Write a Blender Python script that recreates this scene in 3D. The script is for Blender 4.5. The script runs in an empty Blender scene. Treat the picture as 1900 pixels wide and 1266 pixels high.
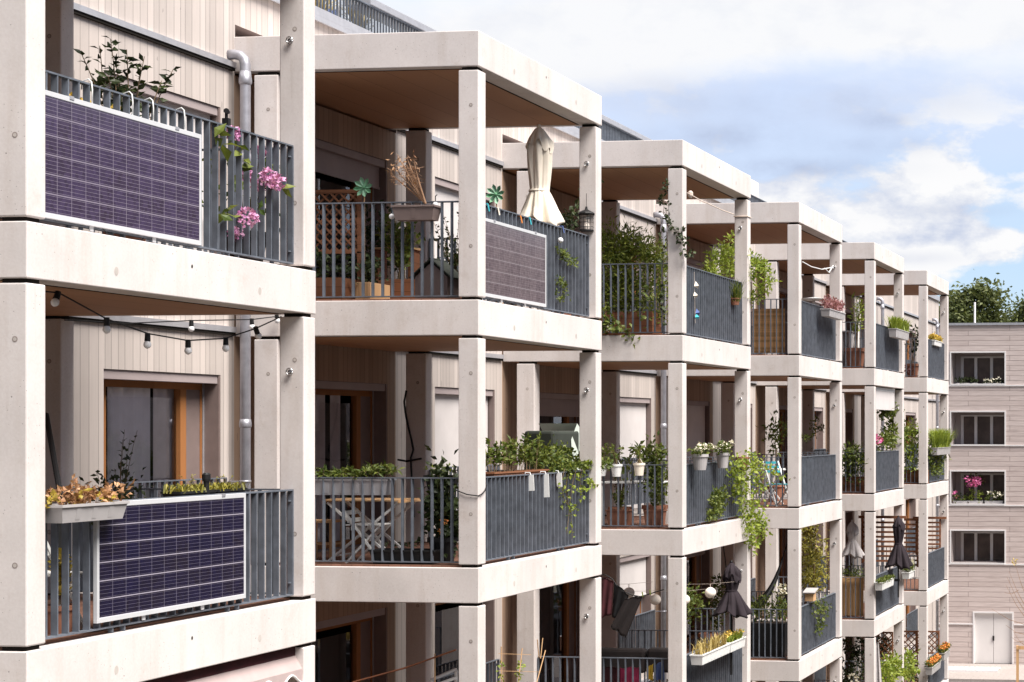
import bpy, bmesh, math, random
from mathutils import Vector
R = math.radians
rnd = random.Random(7)
sc = bpy.context.scene
COL = sc.collection

# ------------------------------------------------------------------ camera
PHI = R(6.63); FPX = 3236.0; CX, CY = 1895.0, 797.0
CAM = Vector((8.55, -11.63, 1.6))
cam = bpy.data.cameras.new('camera'); co = bpy.data.objects.new('camera', cam); COL.objects.link(co)
co.location = CAM; co.rotation_euler = (R(90), 0, PHI)
cam.sensor_width = 36; cam.lens = 36 * FPX / 1900
cam.shift_x = -(CX - 950) / 1900; cam.shift_y = (CY - 633) / 1900
cam.clip_start = 0.3; cam.clip_end = 3000
sc.camera = co

def ray(px, py):
    a = (px - CX) / FPX; b = (CY - py) / FPX; s, c = math.sin(PHI), math.cos(PHI)
    return Vector((-s + a * c, c + a * s, b))
def atx(px, py, X):
    d = ray(px, py); return CAM + d * ((X - CAM.x) / d.x)
def aty(px, py, Y):
    d = ray(px, py); return CAM + d * ((Y - CAM.y) / d.y)

# ------------------------------------------------------------------ materials
def newmat(name):
    m = bpy.data.materials.new(name); m.use_nodes = True
    nt = m.node_tree; nt.nodes.clear()
    out = nt.nodes.new('ShaderNodeOutputMaterial'); b = nt.nodes.new('ShaderNodeBsdfPrincipled')
    nt.links.new(b.outputs[0], out.inputs[0])
    return m, nt, b, out
class NT:
    def __init__(s, nt): s.nt = nt
    def n(s, t, **kw):
        x = s.nt.nodes.new(t)
        for k, v in kw.items():
            if k.startswith('i_'):
                x.inputs[k[2:].replace('_', ' ')].default_value = v
            else: setattr(x, k, v)
        return x
    def l(s, a, b): s.nt.links.new(a, b)
    def math(s, op, a, b=None, c=None, clamp=False):
        x = s.nt.nodes.new('ShaderNodeMath'); x.operation = op; x.use_clamp = clamp
        for i, v in enumerate((a, b, c)):
            if v is None: continue
            if isinstance(v, (int, float)): x.inputs[i].default_value = v
            else: s.l(v, x.inputs[i])
        return x.outputs[0]
    def mix(s, f, a, b, mode='MIX'):
        x = s.nt.nodes.new('ShaderNodeMix'); x.data_type = 'RGBA'; x.blend_type = mode
        for i, v in ((0, f), (6, a), (7, b)):
            if isinstance(v, (int, float)): x.inputs[i].default_value = v
            elif isinstance(v, (tuple, list)): x.inputs[i].default_value = (*v[:3], 1)
            else: s.l(v, x.inputs[i])
        return x.outputs[2]
    def ramp(s, f, stops):
        x = s.nt.nodes.new('ShaderNodeValToRGB'); e = x.color_ramp.elements
        while len(e) < len(stops): e.new(0.5)
        for q, (p, c) in zip(e, stops):
            q.position = p; q.color = (*c, 1) if isinstance(c, tuple) else (c, c, c, 1)
        s.l(f, x.inputs[0]); return x.outputs[0]
    def noise(s, vec, scale, detail=3, rough=.55, dim='3D'):
        x = s.nt.nodes.new('ShaderNodeTexNoise'); x.noise_dimensions = dim
        x.inputs['Scale'].default_value = scale; x.inputs['Detail'].default_value = detail; x.inputs['Roughness'].default_value = rough
        if vec is not None: s.l(vec, x.inputs['Vector' if dim != '1D' else 'W'])
        return x.outputs[0]
    def pos(s): return s.n('ShaderNodeNewGeometry').outputs['Position']
    def scalev(s, v, sc3):
        x = s.nt.nodes.new('ShaderNodeVectorMath'); x.operation = 'MULTIPLY'; s.l(v, x.inputs[0]); x.inputs[1].default_value = sc3
        return x.outputs[0]
    def bump(s, h, b, strength=.3, dist=.01):
        x = s.nt.nodes.new('ShaderNodeBump'); x.inputs['Strength'].default_value = strength; x.inputs['Distance'].default_value = dist
        s.l(h, x.inputs['Height']); s.l(x.outputs[0], b.inputs['Normal'])

def plain(name, col, rough=.6, metal=0., var=.18, scale=6., bump=.0, spec=.5):
    m, nt, b, o = newmat(name); t = NT(nt); p = t.pos()
    f = t.noise(p, scale, 4)
    f2 = t.ramp(f, [(.3, 0.), (.7, 1.)])
    lo = tuple(max(0, c * (1 - var)) for c in col); hi = tuple(min(1, c * (1 + var)) for c in col)
    t.l(t.mix(f2, lo, hi), b.inputs['Base Color'])
    b.inputs['Roughness'].default_value = rough; b.inputs['Metallic'].default_value = metal
    b.inputs['Specular IOR Level'].default_value = spec
    if bump: t.bump(t.noise(p, scale * 8, 3), b, bump, .004)
    return m

def concrete(name, col):
    m, nt, b, o = newmat(name); t = NT(nt); p = t.pos()
    big = t.ramp(t.noise(p, .9, 5, .6), [(.3, 0.), (.72, 1.)])
    drip = t.ramp(t.noise(t.scalev(p, (17, 17, .38)), 1.0, 5, .65), [(.60, 0.), (.74, 1.)])
    dsel = t.ramp(t.noise(p, 1.3, 3), [(.48, 0.), (.60, 1.)])
    stain = t.ramp(t.noise(p, 2.6, 6, .7), [(.56, 0.), (.70, 1.)])
    streak = t.ramp(t.noise(t.scalev(p, (5, 5, .55)), 1.0, 4, .6), [(.5, 0.), (.8, 1.)])
    fine = t.noise(p, 45, 3)
    c = t.mix(big, tuple(x * .86 for x in col), tuple(min(1, x * 1.07) for x in col))
    c = t.mix(t.math('MULTIPLY', streak, .52), c, (col[0] * .74, col[1] * .68, col[2] * .62))
    c = t.mix(t.math('MULTIPLY', t.math('MULTIPLY', drip, dsel), .5), c, (col[0] * .58, col[1] * .53, col[2] * .49))
    c = t.mix(t.math('MULTIPLY', stain, .34), c, (col[0] * .72, col[1] * .66, col[2] * .60))
    c = t.mix(.10, c, t.ramp(fine, [(.3, .2), (.7, .8)]), 'OVERLAY')
    vo = t.n('ShaderNodeTexVoronoi'); vo.inputs['Scale'].default_value = 11; t.l(p, vo.inputs['Vector'])
    sel = t.math('GREATER_THAN', t.noise(p, 3.1, 1), .58)
    pore = t.math('MULTIPLY', t.math('LESS_THAN', vo.outputs['Distance'], .065), sel)
    vo2 = t.n('ShaderNodeTexVoronoi'); vo2.inputs['Scale'].default_value = 26; t.l(p, vo2.inputs['Vector'])
    pore2 = t.math('MULTIPLY', t.math('LESS_THAN', vo2.outputs['Distance'], .10), t.math('GREATER_THAN', t.noise(p, 2.2, 1), .5))
    pr = t.math('MAXIMUM', pore, t.math('MULTIPLY', pore2, .8))
    c = t.mix(t.math('MULTIPLY', pr, .65), c, (.10, .085, .075))
    t.l(c, b.inputs['Base Color']); b.inputs['Roughness'].default_value = .82
    b.inputs['Specular IOR Level'].default_value = .3
    h = t.math('SUBTRACT', t.math('MULTIPLY', fine, .4), pr)
    t.bump(h, b, .35, .004)
    return m

def boards(name, col, axis, width, var=.22, groove=.05, grain=True, rough=.75):
    """timber boards running across the given axis (0 x, 1 y, 2 z)"""
    m, nt, b, o = newmat(name); t = NT(nt); p = t.pos()
    sx = t.n('ShaderNodeSeparateXYZ'); t.l(p, sx.inputs[0]); w = sx.outputs[axis]
    vo = t.n('ShaderNodeTexVoronoi', voronoi_dimensions='1D'); vo.inputs['Scale'].default_value = 1 / width; vo.inputs['Randomness'].default_value = .75
    t.l(w, vo.inputs['W'])
    ed = t.n('ShaderNodeTexVoronoi', voronoi_dimensions='1D', feature='DISTANCE_TO_EDGE'); ed.inputs['Scale'].default_value = 1 / width; ed.inputs['Randomness'].default_value = .75
    t.l(w, ed.inputs['W'])
    sc_ = [(6, 6, .5), (6, 6, .5), (.5, .5, 8)][axis]
    gr = t.noise(t.scalev(p, sc_), 4.0, 5, .65)
    cs = t.n('ShaderNodeSeparateColor'); t.l(vo.outputs['Color'], cs.inputs[0])
    f = t.math('ADD', t.math('MULTIPLY', cs.outputs[0], .65), t.math('MULTIPLY', gr, .5))
    lo = tuple(c * (1 - var) for c in col); hi = tuple(min(1, c * (1 + var)) for c in col)
    c = t.mix(t.ramp(f, [(.15, 0.), (1., 1.)]), lo, hi)
    kn = t.n('ShaderNodeTexVoronoi'); kn.inputs['Scale'].default_value = 1.0
    t.l(t.scalev(p, [(9, 9, 2.2), (9, 9, 2.2), (2.2, 2.2, 9)][axis]), kn.inputs['Vector'])
    knot = t.math('MULTIPLY', t.math('LESS_THAN', kn.outputs['Distance'], .13), t.math('GREATER_THAN', t.noise(p, 1.7, 1), .55))
    c = t.mix(t.math('MULTIPLY', knot, .45), c, tuple(x * .45 for x in col))
    e = t.math('LESS_THAN', ed.outputs['Distance'], groove)
    c = t.mix(t.math('MULTIPLY', e, .55), c, tuple(x * .35 for x in col))
    t.l(c, b.inputs['Base Color']); b.inputs['Roughness'].default_value = rough; b.inputs['Specular IOR Level'].default_value = .25
    t.bump(t.math('SUBTRACT', t.math('MULTIPLY', gr, .15), e), b, .5, .008)
    return m

def leafmat(name, c1, c2, trans=.35, rough=.5):
    m, nt, b, o = newmat(name); t = NT(nt)
    g = t.n('ShaderNodeNewGeometry')
    c = t.mix(g.outputs['Random Per Island'], c1, c2)
    t.l(c, b.inputs['Base Color']); b.inputs['Roughness'].default_value = rough; b.inputs['Specular IOR Level'].default_value = .35
    tr = t.n('ShaderNodeBsdfTranslucent'); t.l(t.mix(.6, c, (1, .95, .35), 'MULTIPLY'), tr.inputs[0])
    mx = t.n('ShaderNodeMixShader'); mx.inputs[0].default_value = trans
    t.l(b.outputs[0], mx.inputs[1]); t.l(tr.outputs[0], mx.inputs[2]); t.l(mx.outputs[0], o.inputs[0])
    return m

def glassmat():
    m, nt, b, o = newmat('window_glass'); t = NT(nt)
    tr = t.n('ShaderNodeBsdfTransparent'); tr.inputs[0].default_value = (.94, .93, .94, 1)
    gl = t.n('ShaderNodeBsdfGlossy'); gl.inputs['Roughness'].default_value = .02; gl.inputs[0].default_value = (.9, .9, .95, 1)
    fr = t.n('ShaderNodeFresnel'); fr.inputs[0].default_value = 1.45
    mx = t.n('ShaderNodeMixShader'); t.l(t.math('ADD', fr.outputs[0], .05), mx.inputs[0])
    t.l(tr.outputs[0], mx.inputs[1]); t.l(gl.outputs[0], mx.inputs[2]); t.l(mx.outputs[0], o.inputs[0])
    return m

def cellmat(name, base, line, purple, vw, bw):
    """photovoltaic cells: 12 x 6 with five busbars"""
    m, nt, b, o = newmat(name); t = NT(nt)
    tc = t.n('ShaderNodeTexCoord'); sx = t.n('ShaderNodeSeparateXYZ'); t.l(tc.outputs['Generated'], sx.inputs[0])
    u, v = sx.outputs[1], sx.outputs[2]
    def line_(x, n, w):
        fr = t.math('FRACT', t.math('MULTIPLY', x, float(n)))
        d = t.math('ABSOLUTE', t.math('SUBTRACT', fr, .5))
        return t.math('GREATER_THAN', d, .5 - w)
    g = t.math('MAXIMUM', t.math('MULTIPLY', line_(u, 12, .017), vw), line_(v, 6, .030))
    bus = line_(t.math('ADD', v, 1 / 60), 30, .045)
    fl = t.n('ShaderNodeCombineXYZ'); t.l(t.math('FLOOR', t.math('MULTIPLY', u, 12.)), fl.inputs[0]); t.l(t.math('FLOOR', t.math('MULTIPLY', v, 6.)), fl.inputs[1])
    wn = t.n('ShaderNodeTexWhiteNoise'); t.l(fl.outputs[0], wn.inputs['Vector'])
    c = t.mix(wn.outputs[0], base, purple)
    cr = t.n('ShaderNodeTexVoronoi'); cr.inputs['Scale'].default_value = 30; t.l(t.pos(), cr.inputs['Vector'])
    cs = t.n('ShaderNodeSeparateColor'); t.l(cr.outputs['Color'], cs.inputs[0])
    c = t.mix(t.math('MULTIPLY', cs.outputs[0], .35), c, tuple(min(1, x * 2.2) for x in purple))
    c = t.mix(t.math('MULTIPLY', bus, bw), c, line); c = t.mix(t.math('MULTIPLY', g, .8), c, line)
    t.l(c, b.inputs['Base Color']); b.inputs['Roughness'].default_value = .12; b.inputs['Specular IOR Level'].default_value = .45
    return m

def farboards():
    m, nt, b, o = newmat('far_timber_boards'); t = NT(nt); p = t.pos()
    sx = t.n('ShaderNodeSeparateXYZ'); t.l(p, sx.inputs[0])
    cv = t.n('ShaderNodeCombineXYZ'); t.l(sx.outputs[0], cv.inputs[0]); t.l(sx.outputs[2], cv.inputs[1])
    br = t.n('ShaderNodeTexBrick', offset=.5); t.l(cv.outputs[0], br.inputs['Vector'])
    br.inputs['Scale'].default_value = 1; br.inputs['Brick Width'].default_value = 4.2; br.inputs['Row Height'].default_value = .252
    br.inputs['Mortar Size'].default_value = .012; br.inputs['Mortar Smooth'].default_value = .2; br.inputs['Bias'].default_value = 0
    br.inputs['Color1'].default_value = (.66, .57, .545, 1); br.inputs['Color2'].default_value = (.60, .51, .485, 1); br.inputs['Mortar'].default_value = (.30, .24, .225, 1)
    gr = t.noise(t.scalev(p, (.6, .6, 14)), 2.0, 5, .6)
    c = t.mix(.55, br.outputs['Color'], t.ramp(gr, [(.3, (.45, .40, .38)), (.7, (1, 1, 1))]), 'MULTIPLY')
    t.l(c, b.inputs['Base Color']); b.inputs['Roughness'].default_value = .8
    t.bump(t.math('SUBTRACT', 1., br.outputs['Fac']), b, .6, .02)
    return m

def roadmat(name, col, slab):
    m, nt, b, o = newmat(name); t = NT(nt); p = t.pos()
    f = t.noise(p, .6, 5); g = t.noise(p, 12, 3)
    c = t.mix(f, tuple(x * .8 for x in col), tuple(min(1, x * 1.15) for x in col))
    c = t.mix(.25, c, t.ramp(g, [(.3, .3), (.7, .9)]), 'OVERLAY')
    if slab:
        br = t.n('ShaderNodeTexBrick'); t.l(p, br.inputs['Vector']); br.inputs['Scale'].default_value = 1
        br.inputs['Brick Width'].default_value = .6; br.inputs['Row Height'].default_value = .4; br.inputs['Mortar Size'].default_value = .01
        c = t.mix(t.math('MULTIPLY', br.outputs['Fac'], .5), c, tuple(x * .5 for x in col))
    t.l(c, b.inputs['Base Color']); b.inputs['Roughness'].default_value = .9
    t.bump(g, b, .3, .01)
    return m

M = {}
M['concrete'] = concrete('fair_faced_concrete', (.68, .630, .612))
M['soffit'] = boards('board_marked_soffit', (.44, .235, .13), 0, .5, .12, .012)
M['disc'] = plain('tie_hole_plug', (.47, .43, .40), .9)
M['ringm'] = plain('tie_hole_rim', (.30, .25, .23), .9)
M['hole'] = plain('dark_joint', (.02, .017, .015), .9, spec=.1)
M['deck'] = boards('timber_deck', (.19, .095, .065), 0, .14, .25, .04)
M['wood'] = boards('pale_spruce_boards', (.50, .445, .415), 1, .12, .16, .045)
M['woodshaded'] = boards('shade_browned_boards', (.34, .235, .17), 1, .12, .18, .045)  # same cladding, with the balcony shade put into a darker, browner colour
M['liner'] = plain('window_lining', (.19, .142, .132), .6, 0, .08)
M['blind'] = plain('pale_blind_fabric', (.60, .565, .56), .9, 0, .05, 3)
M['shutter'] = plain('grey_rose_blind', (.34, .285, .285), .8, 0, .06, 3)
M['larch'] = boards('larch_frame', (.31, .13, .045), 1, .5, .2, .0)
M['curtain'] = plain('grey_curtain', (.62, .57, .58), .95, 0, .1)
M['whitecurtain'] = plain('white_curtain', (.90, .87, .88), .95, 0, .06)
M['glass'] = glassmat()
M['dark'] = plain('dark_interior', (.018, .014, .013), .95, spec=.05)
M['alu'] = plain('folded_aluminium', (.46, .46, .49), .42, .55, .08, 8)
M['galv'] = plain('galvanised_flat_bar', (.14, .158, .19), .55, .3, .25, 7)
M['zinc'] = plain('zinc_downpipe', (.36, .36, .40), .48, .6, .15, 9)
M['steel'] = plain('stainless_steel', (.55, .55, .56), .25, .9, .05)
M['panelframe'] = plain('white_aluminium', (.64, .65, .67), .45, .2, .03)
M['cell'] = cellmat('solar_cells', (.012, .009, .018), (.40, .37, .44), (.008, .007, .026), .3, .25)
M['cellpale'] = cellmat('solar_cells_purple', (.034, .024, .044), (.27, .24, .30), (.040, .029, .062), .8, .65)
M['cellgrey'] = cellmat('solar_cells_faded', (.072, .053, .062), (.27, .24, .26), (.10, .078, .086), .5, .5)
M['black'] = plain('black_plastic', (.012, .012, .013), .5, spec=.3)
M['greypl'] = plain('grey_plastic', (.42, .40, .40), .5, 0, .08)
M['whitepl'] = plain('white_plastic', (.75, .75, .74), .45, 0, .04)
M['terra'] = plain('terracotta', (.32, .14, .085), .85, 0, .15)
M['brownwood'] = boards('stained_wood', (.23, .098, .05), 2, .11, .3, .04)
M['palewood'] = boards('pale_wood', (.58, .36, .19), 0, .09, .2, .03)
M['bamboo'] = boards('bamboo_canes', (.52, .285, .125), 2, .022, .35, .12)
M['bambooV'] = boards('bamboo_canes_upright', (.45, .26, .12), 1, .035, .3, .1)
M['cream'] = plain('cream_canvas', (.84, .76, .645), .9, 0, .05, 5)
M['purplecloth'] = plain('dark_plum_canvas', (.017, .010, .015), .9, 0, .15)
M['greycloth'] = plain('grey_canvas', (.45, .42, .42), .9, 0, .12)
M['darkcloth'] = plain('dark_brown_cloth', (.022, .016, .016), .95, 0, .15)
M['redcloth'] = plain('deep_red_cloth', (.055, .010, .014), .95, 0, .3)
M['magenta'] = plain('magenta_cloth', (.35, .03, .09), .95, 0, .2)
M['yellowcloth'] = plain('yellow_cloth', (.70, .45, .05), .95, 0, .1)
M['bluecloth'] = plain('blue_cloth', (.09, .13, .30), .95, 0, .15)
M['teal'] = plain('teal_cloth', (.05, .40, .47), .9, 0, .1)
M['tarp'] = plain('dark_green_tarp', (.030, .036, .028), .75, 0, .15)
M['tarppale'] = plain('pale_green_tarp', (.52, .58, .52), .75, 0, .08)
M['lamp'] = plain('paper_globe', (.82, .74, .66), .95, 0, .03)
M['bulb'] = plain('frosted_bulb', (.85, .85, .87), .25, 0, .02)
M['soil'] = plain('soil', (.05, .033, .024), .95)
M['stem'] = plain('plant_stem', (.16, .11, .06), .9, 0, .3, 20)
M['twig'] = plain('dead_twig', (.34, .20, .12), .9, 0, .25, 20)
M['bark'] = plain('tree_bark', (.11, .085, .065), .95, 0, .3, 3, .4)
M['rope'] = plain('pale_rope', (.62, .52, .45), .95, 0, .1)
M['rust'] = plain('rusty_cord', (.24, .09, .045), .9, 0, .2)
M['awning'] = plain('faded_rose_awning', (.42, .335, .325), .9, 0, .06)
M['piping'] = plain('awning_piping', (.85, .82, .80), .9, 0, .03)
M['lf_dark'] = leafmat('leaf_dark', (.016, .026, .010), (.055, .075, .022), .15)
M['lf_mid'] = leafmat('leaf_mid', (.05, .085, .016), (.19, .22, .045), .3)
M['lf_olive'] = leafmat('leaf_olive', (.13, .13, .02), (.38, .33, .06), .3)
M['lf_fresh'] = leafmat('leaf_fresh', (.085, .125, .018), (.27, .30, .055), .35)
M['lf_lime'] = leafmat('leaf_lime', (.15, .22, .03), (.36, .42, .07), .4)
M['lf_yel'] = leafmat('leaf_yellow', (.28, .22, .03), (.62, .46, .09), .3)
M['lf_dry'] = leafmat('leaf_dry', (.24, .11, .05), (.60, .36, .20), .2)
M['lf_tree'] = leafmat('leaf_tree', (.06, .085, .03), (.16, .18, .065), .35)
M['grass'] = leafmat('straw_grass', (.38, .28, .09), (.65, .52, .22), .3)
M['pink'] = leafmat('petal_pink', (.52, .18, .42), (.80, .48, .72), .3)
M['hotpink'] = leafmat('petal_magenta', (.62, .06, .28), (.8, .25, .5), .3)
M['rose'] = leafmat('heather', (.27, .10, .12), (.46, .25, .25), .3)
M['whitefl'] = leafmat('petal_white', (.75, .70, .60), (.9, .85, .7), .2)
M['yellowfl'] = leafmat('petal_yellow', (.55, .34, .04), (.72, .52, .12), .2)
M['orangefl'] = leafmat('petal_orange', (.70, .14, .03), (.85, .40, .1), .2)
M['agave'] = leafmat('painted_metal_petal', (.10, .28, .14), (.30, .52, .36), .0, .4)
M['farwood'] = farboards()
M['farframe'] = plain('white_window_frame', (.72, .70, .70), .5, 0, .03)
M['farwall'] = plain('loggia_wall', (.48, .42, .41), .9, 0, .08, 1)
M['farglass'] = plain('far_dark_glass', (.085, .062, .056), .12, 0, .55, .9)
M['door'] = plain('white_steel_door', (.70, .67, .66), .6, 0, .04, .8)
M['ground'] = roadmat('gravel_yard', (.13, .12, .09), False)
M['road'] = roadmat('asphalt_road', (.13, .11, .11), False)
M['pave'] = roadmat('paving', (.34, .30, .28), True)
M['roof'] = plain('roof_gravel', (.30, .29, .28), .95, 0, .2)

# ------------------------------------------------------------------ mesh helper
class MB:
    def __init__(s): s.v = []; s.f = []; s.m = []
    def add(s, vs, fs, m=0):
        o = len(s.v); s.v.extend(tuple(v) for v in vs)
        s.f.extend(tuple(i + o for i in f) for f in fs); s.m.extend([m] * len(fs)); return s
    def box(s, x0, x1, y0, y1, z0, z1, m=0):
        x0, x1 = min(x0, x1), max(x0, x1); y0, y1 = min(y0, y1), max(y0, y1); z0, z1 = min(z0, z1), max(z0, z1)
        return s.add([(x0, y0, z0), (x1, y0, z0), (x1, y1, z0), (x0, y1, z0), (x0, y0, z1), (x1, y0, z1), (x1, y1, z1), (x0, y1, z1)],
                     [(0, 3, 2, 1), (4, 5, 6, 7), (0, 1, 5, 4), (1, 2, 6, 5), (2, 3, 7, 6), (3, 0, 4, 7)], m)
    def beam(s, p, q, w, h, up=(0, 0, 1), m=0):
        p, q = Vector(p), Vector(q); d = (q - p).normalized(); u = Vector(up)
        if abs(d.dot(u)) > .98: u = Vector((1, 0, 0))
        a = d.cross(u).normalized(); b = a.cross(d).normalized(); a *= w / 2; b *= h / 2
        vs = [p - a - b, p + a - b, p + a + b, p - a + b, q - a - b, q + a - b, q + a + b, q - a + b]
        return s.add(vs, [(0, 3, 2, 1), (4, 5, 6, 7), (0, 1, 5, 4), (1, 2, 6, 5), (2, 3, 7, 6), (3, 0, 4, 7)], m)
    def tube(s, pts, r, n=6, r1=None, m=0):
        pts = [Vector(p) for p in pts]; r1 = r if r1 is None else r1; rings = []; vs = []; pa = None
        for i, p in enumerate(pts):
            d = (pts[min(i + 1, len(pts) - 1)] - pts[max(i - 1, 0)]).normalized()
            if pa is None:
                pa = d.orthogonal().normalized()
            a = (pa - d * pa.dot(d)).normalized(); pa = a; b = d.cross(a)
            rr = r + (r1 - r) * i / max(1, len(pts) - 1)
            for k in range(n):
                t = 2 * math.pi * k / n; vs.append(p + (a * math.cos(t) + b * math.sin(t)) * rr)
        fs = []
        for i in range(len(pts) - 1):
            for k in range(n):
                k2 = (k + 1) % n; fs.append((i * n + k, i * n + k2, (i + 1) * n + k2, (i + 1) * n + k))
        fs.append(tuple(range(n - 1, -1, -1))); L = (len(pts) - 1) * n; fs.append(tuple(range(L, L + n)))
        return s.add(vs, fs, m)
    def lathe(s, prof, c, n=16, m=0, fold=None, lean=(0, 0), sx=1, sy=1):
        c = Vector(c); vs = []; z0 = prof[0][1]
        for (r, z) in prof:
            for k in range(n):
                t = 2 * math.pi * k / n; rr = r
                if fold: rr = r * (1 + fold(t, z))
                vs.append(c + Vector((rr * math.cos(t) * sx + lean[0] * (z - z0), rr * math.sin(t) * sy + lean[1] * (z - z0), z)))
        fs = []
        for i in range(len(prof) - 1):
            for k in range(n):
                k2 = (k + 1) % n; fs.append((i * n + k, i * n + k2, (i + 1) * n + k2, (i + 1) * n + k))
        fs.append(tuple(range(n - 1, -1, -1))); L = (len(prof) - 1) * n; fs.append(tuple(range(L, L + n)))
        return s.add(vs, fs, m)
    def ball(s, c, r, n=12, m=0):
        return s.lathe([(max(.001, r * math.sin(math.pi * i / 8)), -r * math.cos(math.pi * i / 8)) for i in range(9)], c, n, m)
    def leaf(s, p, d, L, W, m=0, nrm=None, curl=.15):
        p = Vector(p); d = Vector(d).normalized()
        n = Vector(nrm) if nrm else Vector((rnd.gauss(0, 1), rnd.gauss(0, 1), rnd.gauss(0, 1) + .8))
        a = d.cross(n)
        if a.length < 1e-3: a = d.orthogonal()
        a.normalize(); n = a.cross(d).normalized(); mid = p + d * L * .45
        return s.add([p, mid + a * W / 2 + n * W * .12, p + d * L - n * L * curl, mid - a * W / 2 + n * W * .12, mid],
                     [(0, 1, 4), (1, 2, 4), (0, 4, 3), (4, 2, 3)], m)
    def quad(s, a, b, c, d, m=0): return s.add([a, b, c, d], [(0, 1, 2, 3)], m)
    def build(s, name, mats, parent=None, loc=None, smooth=False, bevel=0):
        me = bpy.data.meshes.new(name)
        org = Vector(loc) if loc is not None else (wloc(parent) if parent else Vector())
        me.from_pydata([tuple(Vector(v) - org) for v in s.v], [], s.f)
        if not isinstance(mats, (list, tuple)): mats = [mats]
        for k in mats: me.materials.append(M[k])
        me.polygons.foreach_set('material_index', s.m)
        if smooth: me.polygons.foreach_set('use_smooth', [True] * len(s.f))
        me.update()
        if bevel:
            bm = bmesh.new(); bm.from_mesh(me)
            bmesh.ops.bevel(bm, geom=list(bm.edges), offset=bevel, segments=2, profile=.5, affect='EDGES')
            bm.to_mesh(me); bm.free()
        o = bpy.data.objects.new(name, me); COL.objects.link(o)
        if parent: o.parent = parent; o.location = org - wloc(parent)
        else: o.location = org
        return o
def wloc(o):
    v = Vector()
    while o: v += o.location; o = o.parent
    return v
def tag(o, label=None, cat=None, group=None, kind=None):
    if label: o['label'] = label
    if cat: o['category'] = cat
    if group: o['group'] = group
    if kind: o['kind'] = kind
    return o
def thing(name, label, cat, loc, group=None):
    o = bpy.data.objects.new(name, None); COL.objects.link(o); o.location = loc; o.empty_display_size = .2
    return tag(o, label, cat, group)
def copy_tree(o, parent=None, loc=None):
    c = o.copy(); COL.objects.link(c); c.parent = parent
    if loc is not None: c.location = loc
    for ch in [x for x in bpy.data.objects if x.parent == o]: copy_tree(ch, c)
    return c

# ------------------------------------------------------------------ setting
S = 7.65; FW = 4.02; H = 3.1; GZ = -10.25
mb = MB(); mb.box(-400, 600, -200, 900, GZ - .3, GZ - .02); tag(mb.build('ground', 'ground', loc=(0, 0, GZ)), kind='structure')
mb = MB(); mb.box(-60, 60, 66.5, 69.6, GZ - .02, GZ - .016); tag(mb.build('road', 'road', loc=(0, 66.5, GZ)), kind='structure')
mb = MB(); mb.box(-60, 60, 69.62, 74.98, GZ - .02, GZ + .10); tag(mb.build('pavement', 'pave', loc=(0, 70, GZ)), kind='structure')

# ------------------------------------------------------------------ apartment building
B = thing('apartment_building', 'long timber clad apartment block with six projecting concrete balcony towers', 'building', (0, 0, 0))
YS, YE = -4.0, 58.6; ZB, ZT = GZ, 6.86; WX = -3.0
LV = [3.1, 0, -3.1, -6.2, -9.3]
openings = []      # y0,y1,z0,z1,kind,tower,level
for k in range(-1, 8):
    for z in LV:
        y0 = S * k
        if 0 <= k <= 5: openings.append((y0 + 1.55, y0 + 3.78, z + .03, z + 2.23, 'door', k, z))
        if y0 + 7.37 < YE: openings.append((y0 + 5.25, y0 + 7.37, z + .03, z + 2.23, 'gap', k, z))
    if 0 <= k <= 5: openings.append((y0 + .02, y0 + FW + .02, 5.76, 6.36, 'pocket', k, 9))
openings = [o for o in openings if o[0] > YS]
ys = sorted({YS, YE} | {S * k + q for k in range(6) for q in (0., FW)} | {o[0] for o in openings} | {o[1] for o in openings})
zs = sorted({ZB, ZT} | {o[2] for o in openings} | {o[3] for o in openings})
mb = MB()
for i in range(len(ys) - 1):
    for j in range(len(zs) - 1):
        yc, zc = (ys[i] + ys[i + 1]) / 2, (zs[j] + zs[j + 1]) / 2
        if any(o[0] < yc < o[1] and o[2] < zc < o[3] for o in openings): continue
        shel = 0 <= yc <= 5 * S + FW and (yc % S) < FW and zc < 5.76  # wall behind the balconies takes the shade-toned boards
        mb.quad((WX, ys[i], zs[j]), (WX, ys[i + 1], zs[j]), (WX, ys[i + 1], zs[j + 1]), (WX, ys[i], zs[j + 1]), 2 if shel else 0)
for (a, b, c, d, kd, k, z) in openings:      # reveals
    x1 = WX - .32
    for q in (((WX, a, c), (x1, a, c), (x1, a, d), (WX, a, d)), ((WX, b, c), (WX, b, d), (x1, b, d), (x1, b, c)),
              ((WX, a, d), (x1, a, d), (x1, b, d), (WX, b, d)), ((WX, a, c), (WX, b, c), (x1, b, c), (x1, a, c))):
        mb.quad(*q, m=1)
    if kd == 'pocket': mb.quad((x1, a, c), (x1, b, c), (x1, b, d), (x1, a, d), m=1)
mb.quad((WX, YE, ZB), (-13, YE, ZB), (-13, YE, ZT), (WX, YE, ZT)); mb.quad((WX, YS, ZB), (-13, YS, ZB), (-13, YS, ZT), (WX, YS, ZT))
mb.quad((-13, YS, ZB), (-13, YE, ZB), (-13, YE, ZT), (-13, YS, ZT))
mb.build('wood_cladding', ['wood', 'liner', 'woodshaded'], B)
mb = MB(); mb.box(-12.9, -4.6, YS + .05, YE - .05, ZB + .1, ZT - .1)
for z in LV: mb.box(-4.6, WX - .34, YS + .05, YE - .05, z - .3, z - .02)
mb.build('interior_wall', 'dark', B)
mb = MB(); mb.box(-13.1, WX + .0, YS, YE, ZT, ZT + .02); mb.build('roof', 'roof', B)
mb = MB(); mb.box(-3.32, WX + .07, YS, YE + .05, ZT + .021, ZT + .13); mb.box(WX + .045, WX + .075, YS, YE + .05, ZT - .05, ZT + .02)
mb.build('roof_flashing', 'alu', B, bevel=.004)
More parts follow.
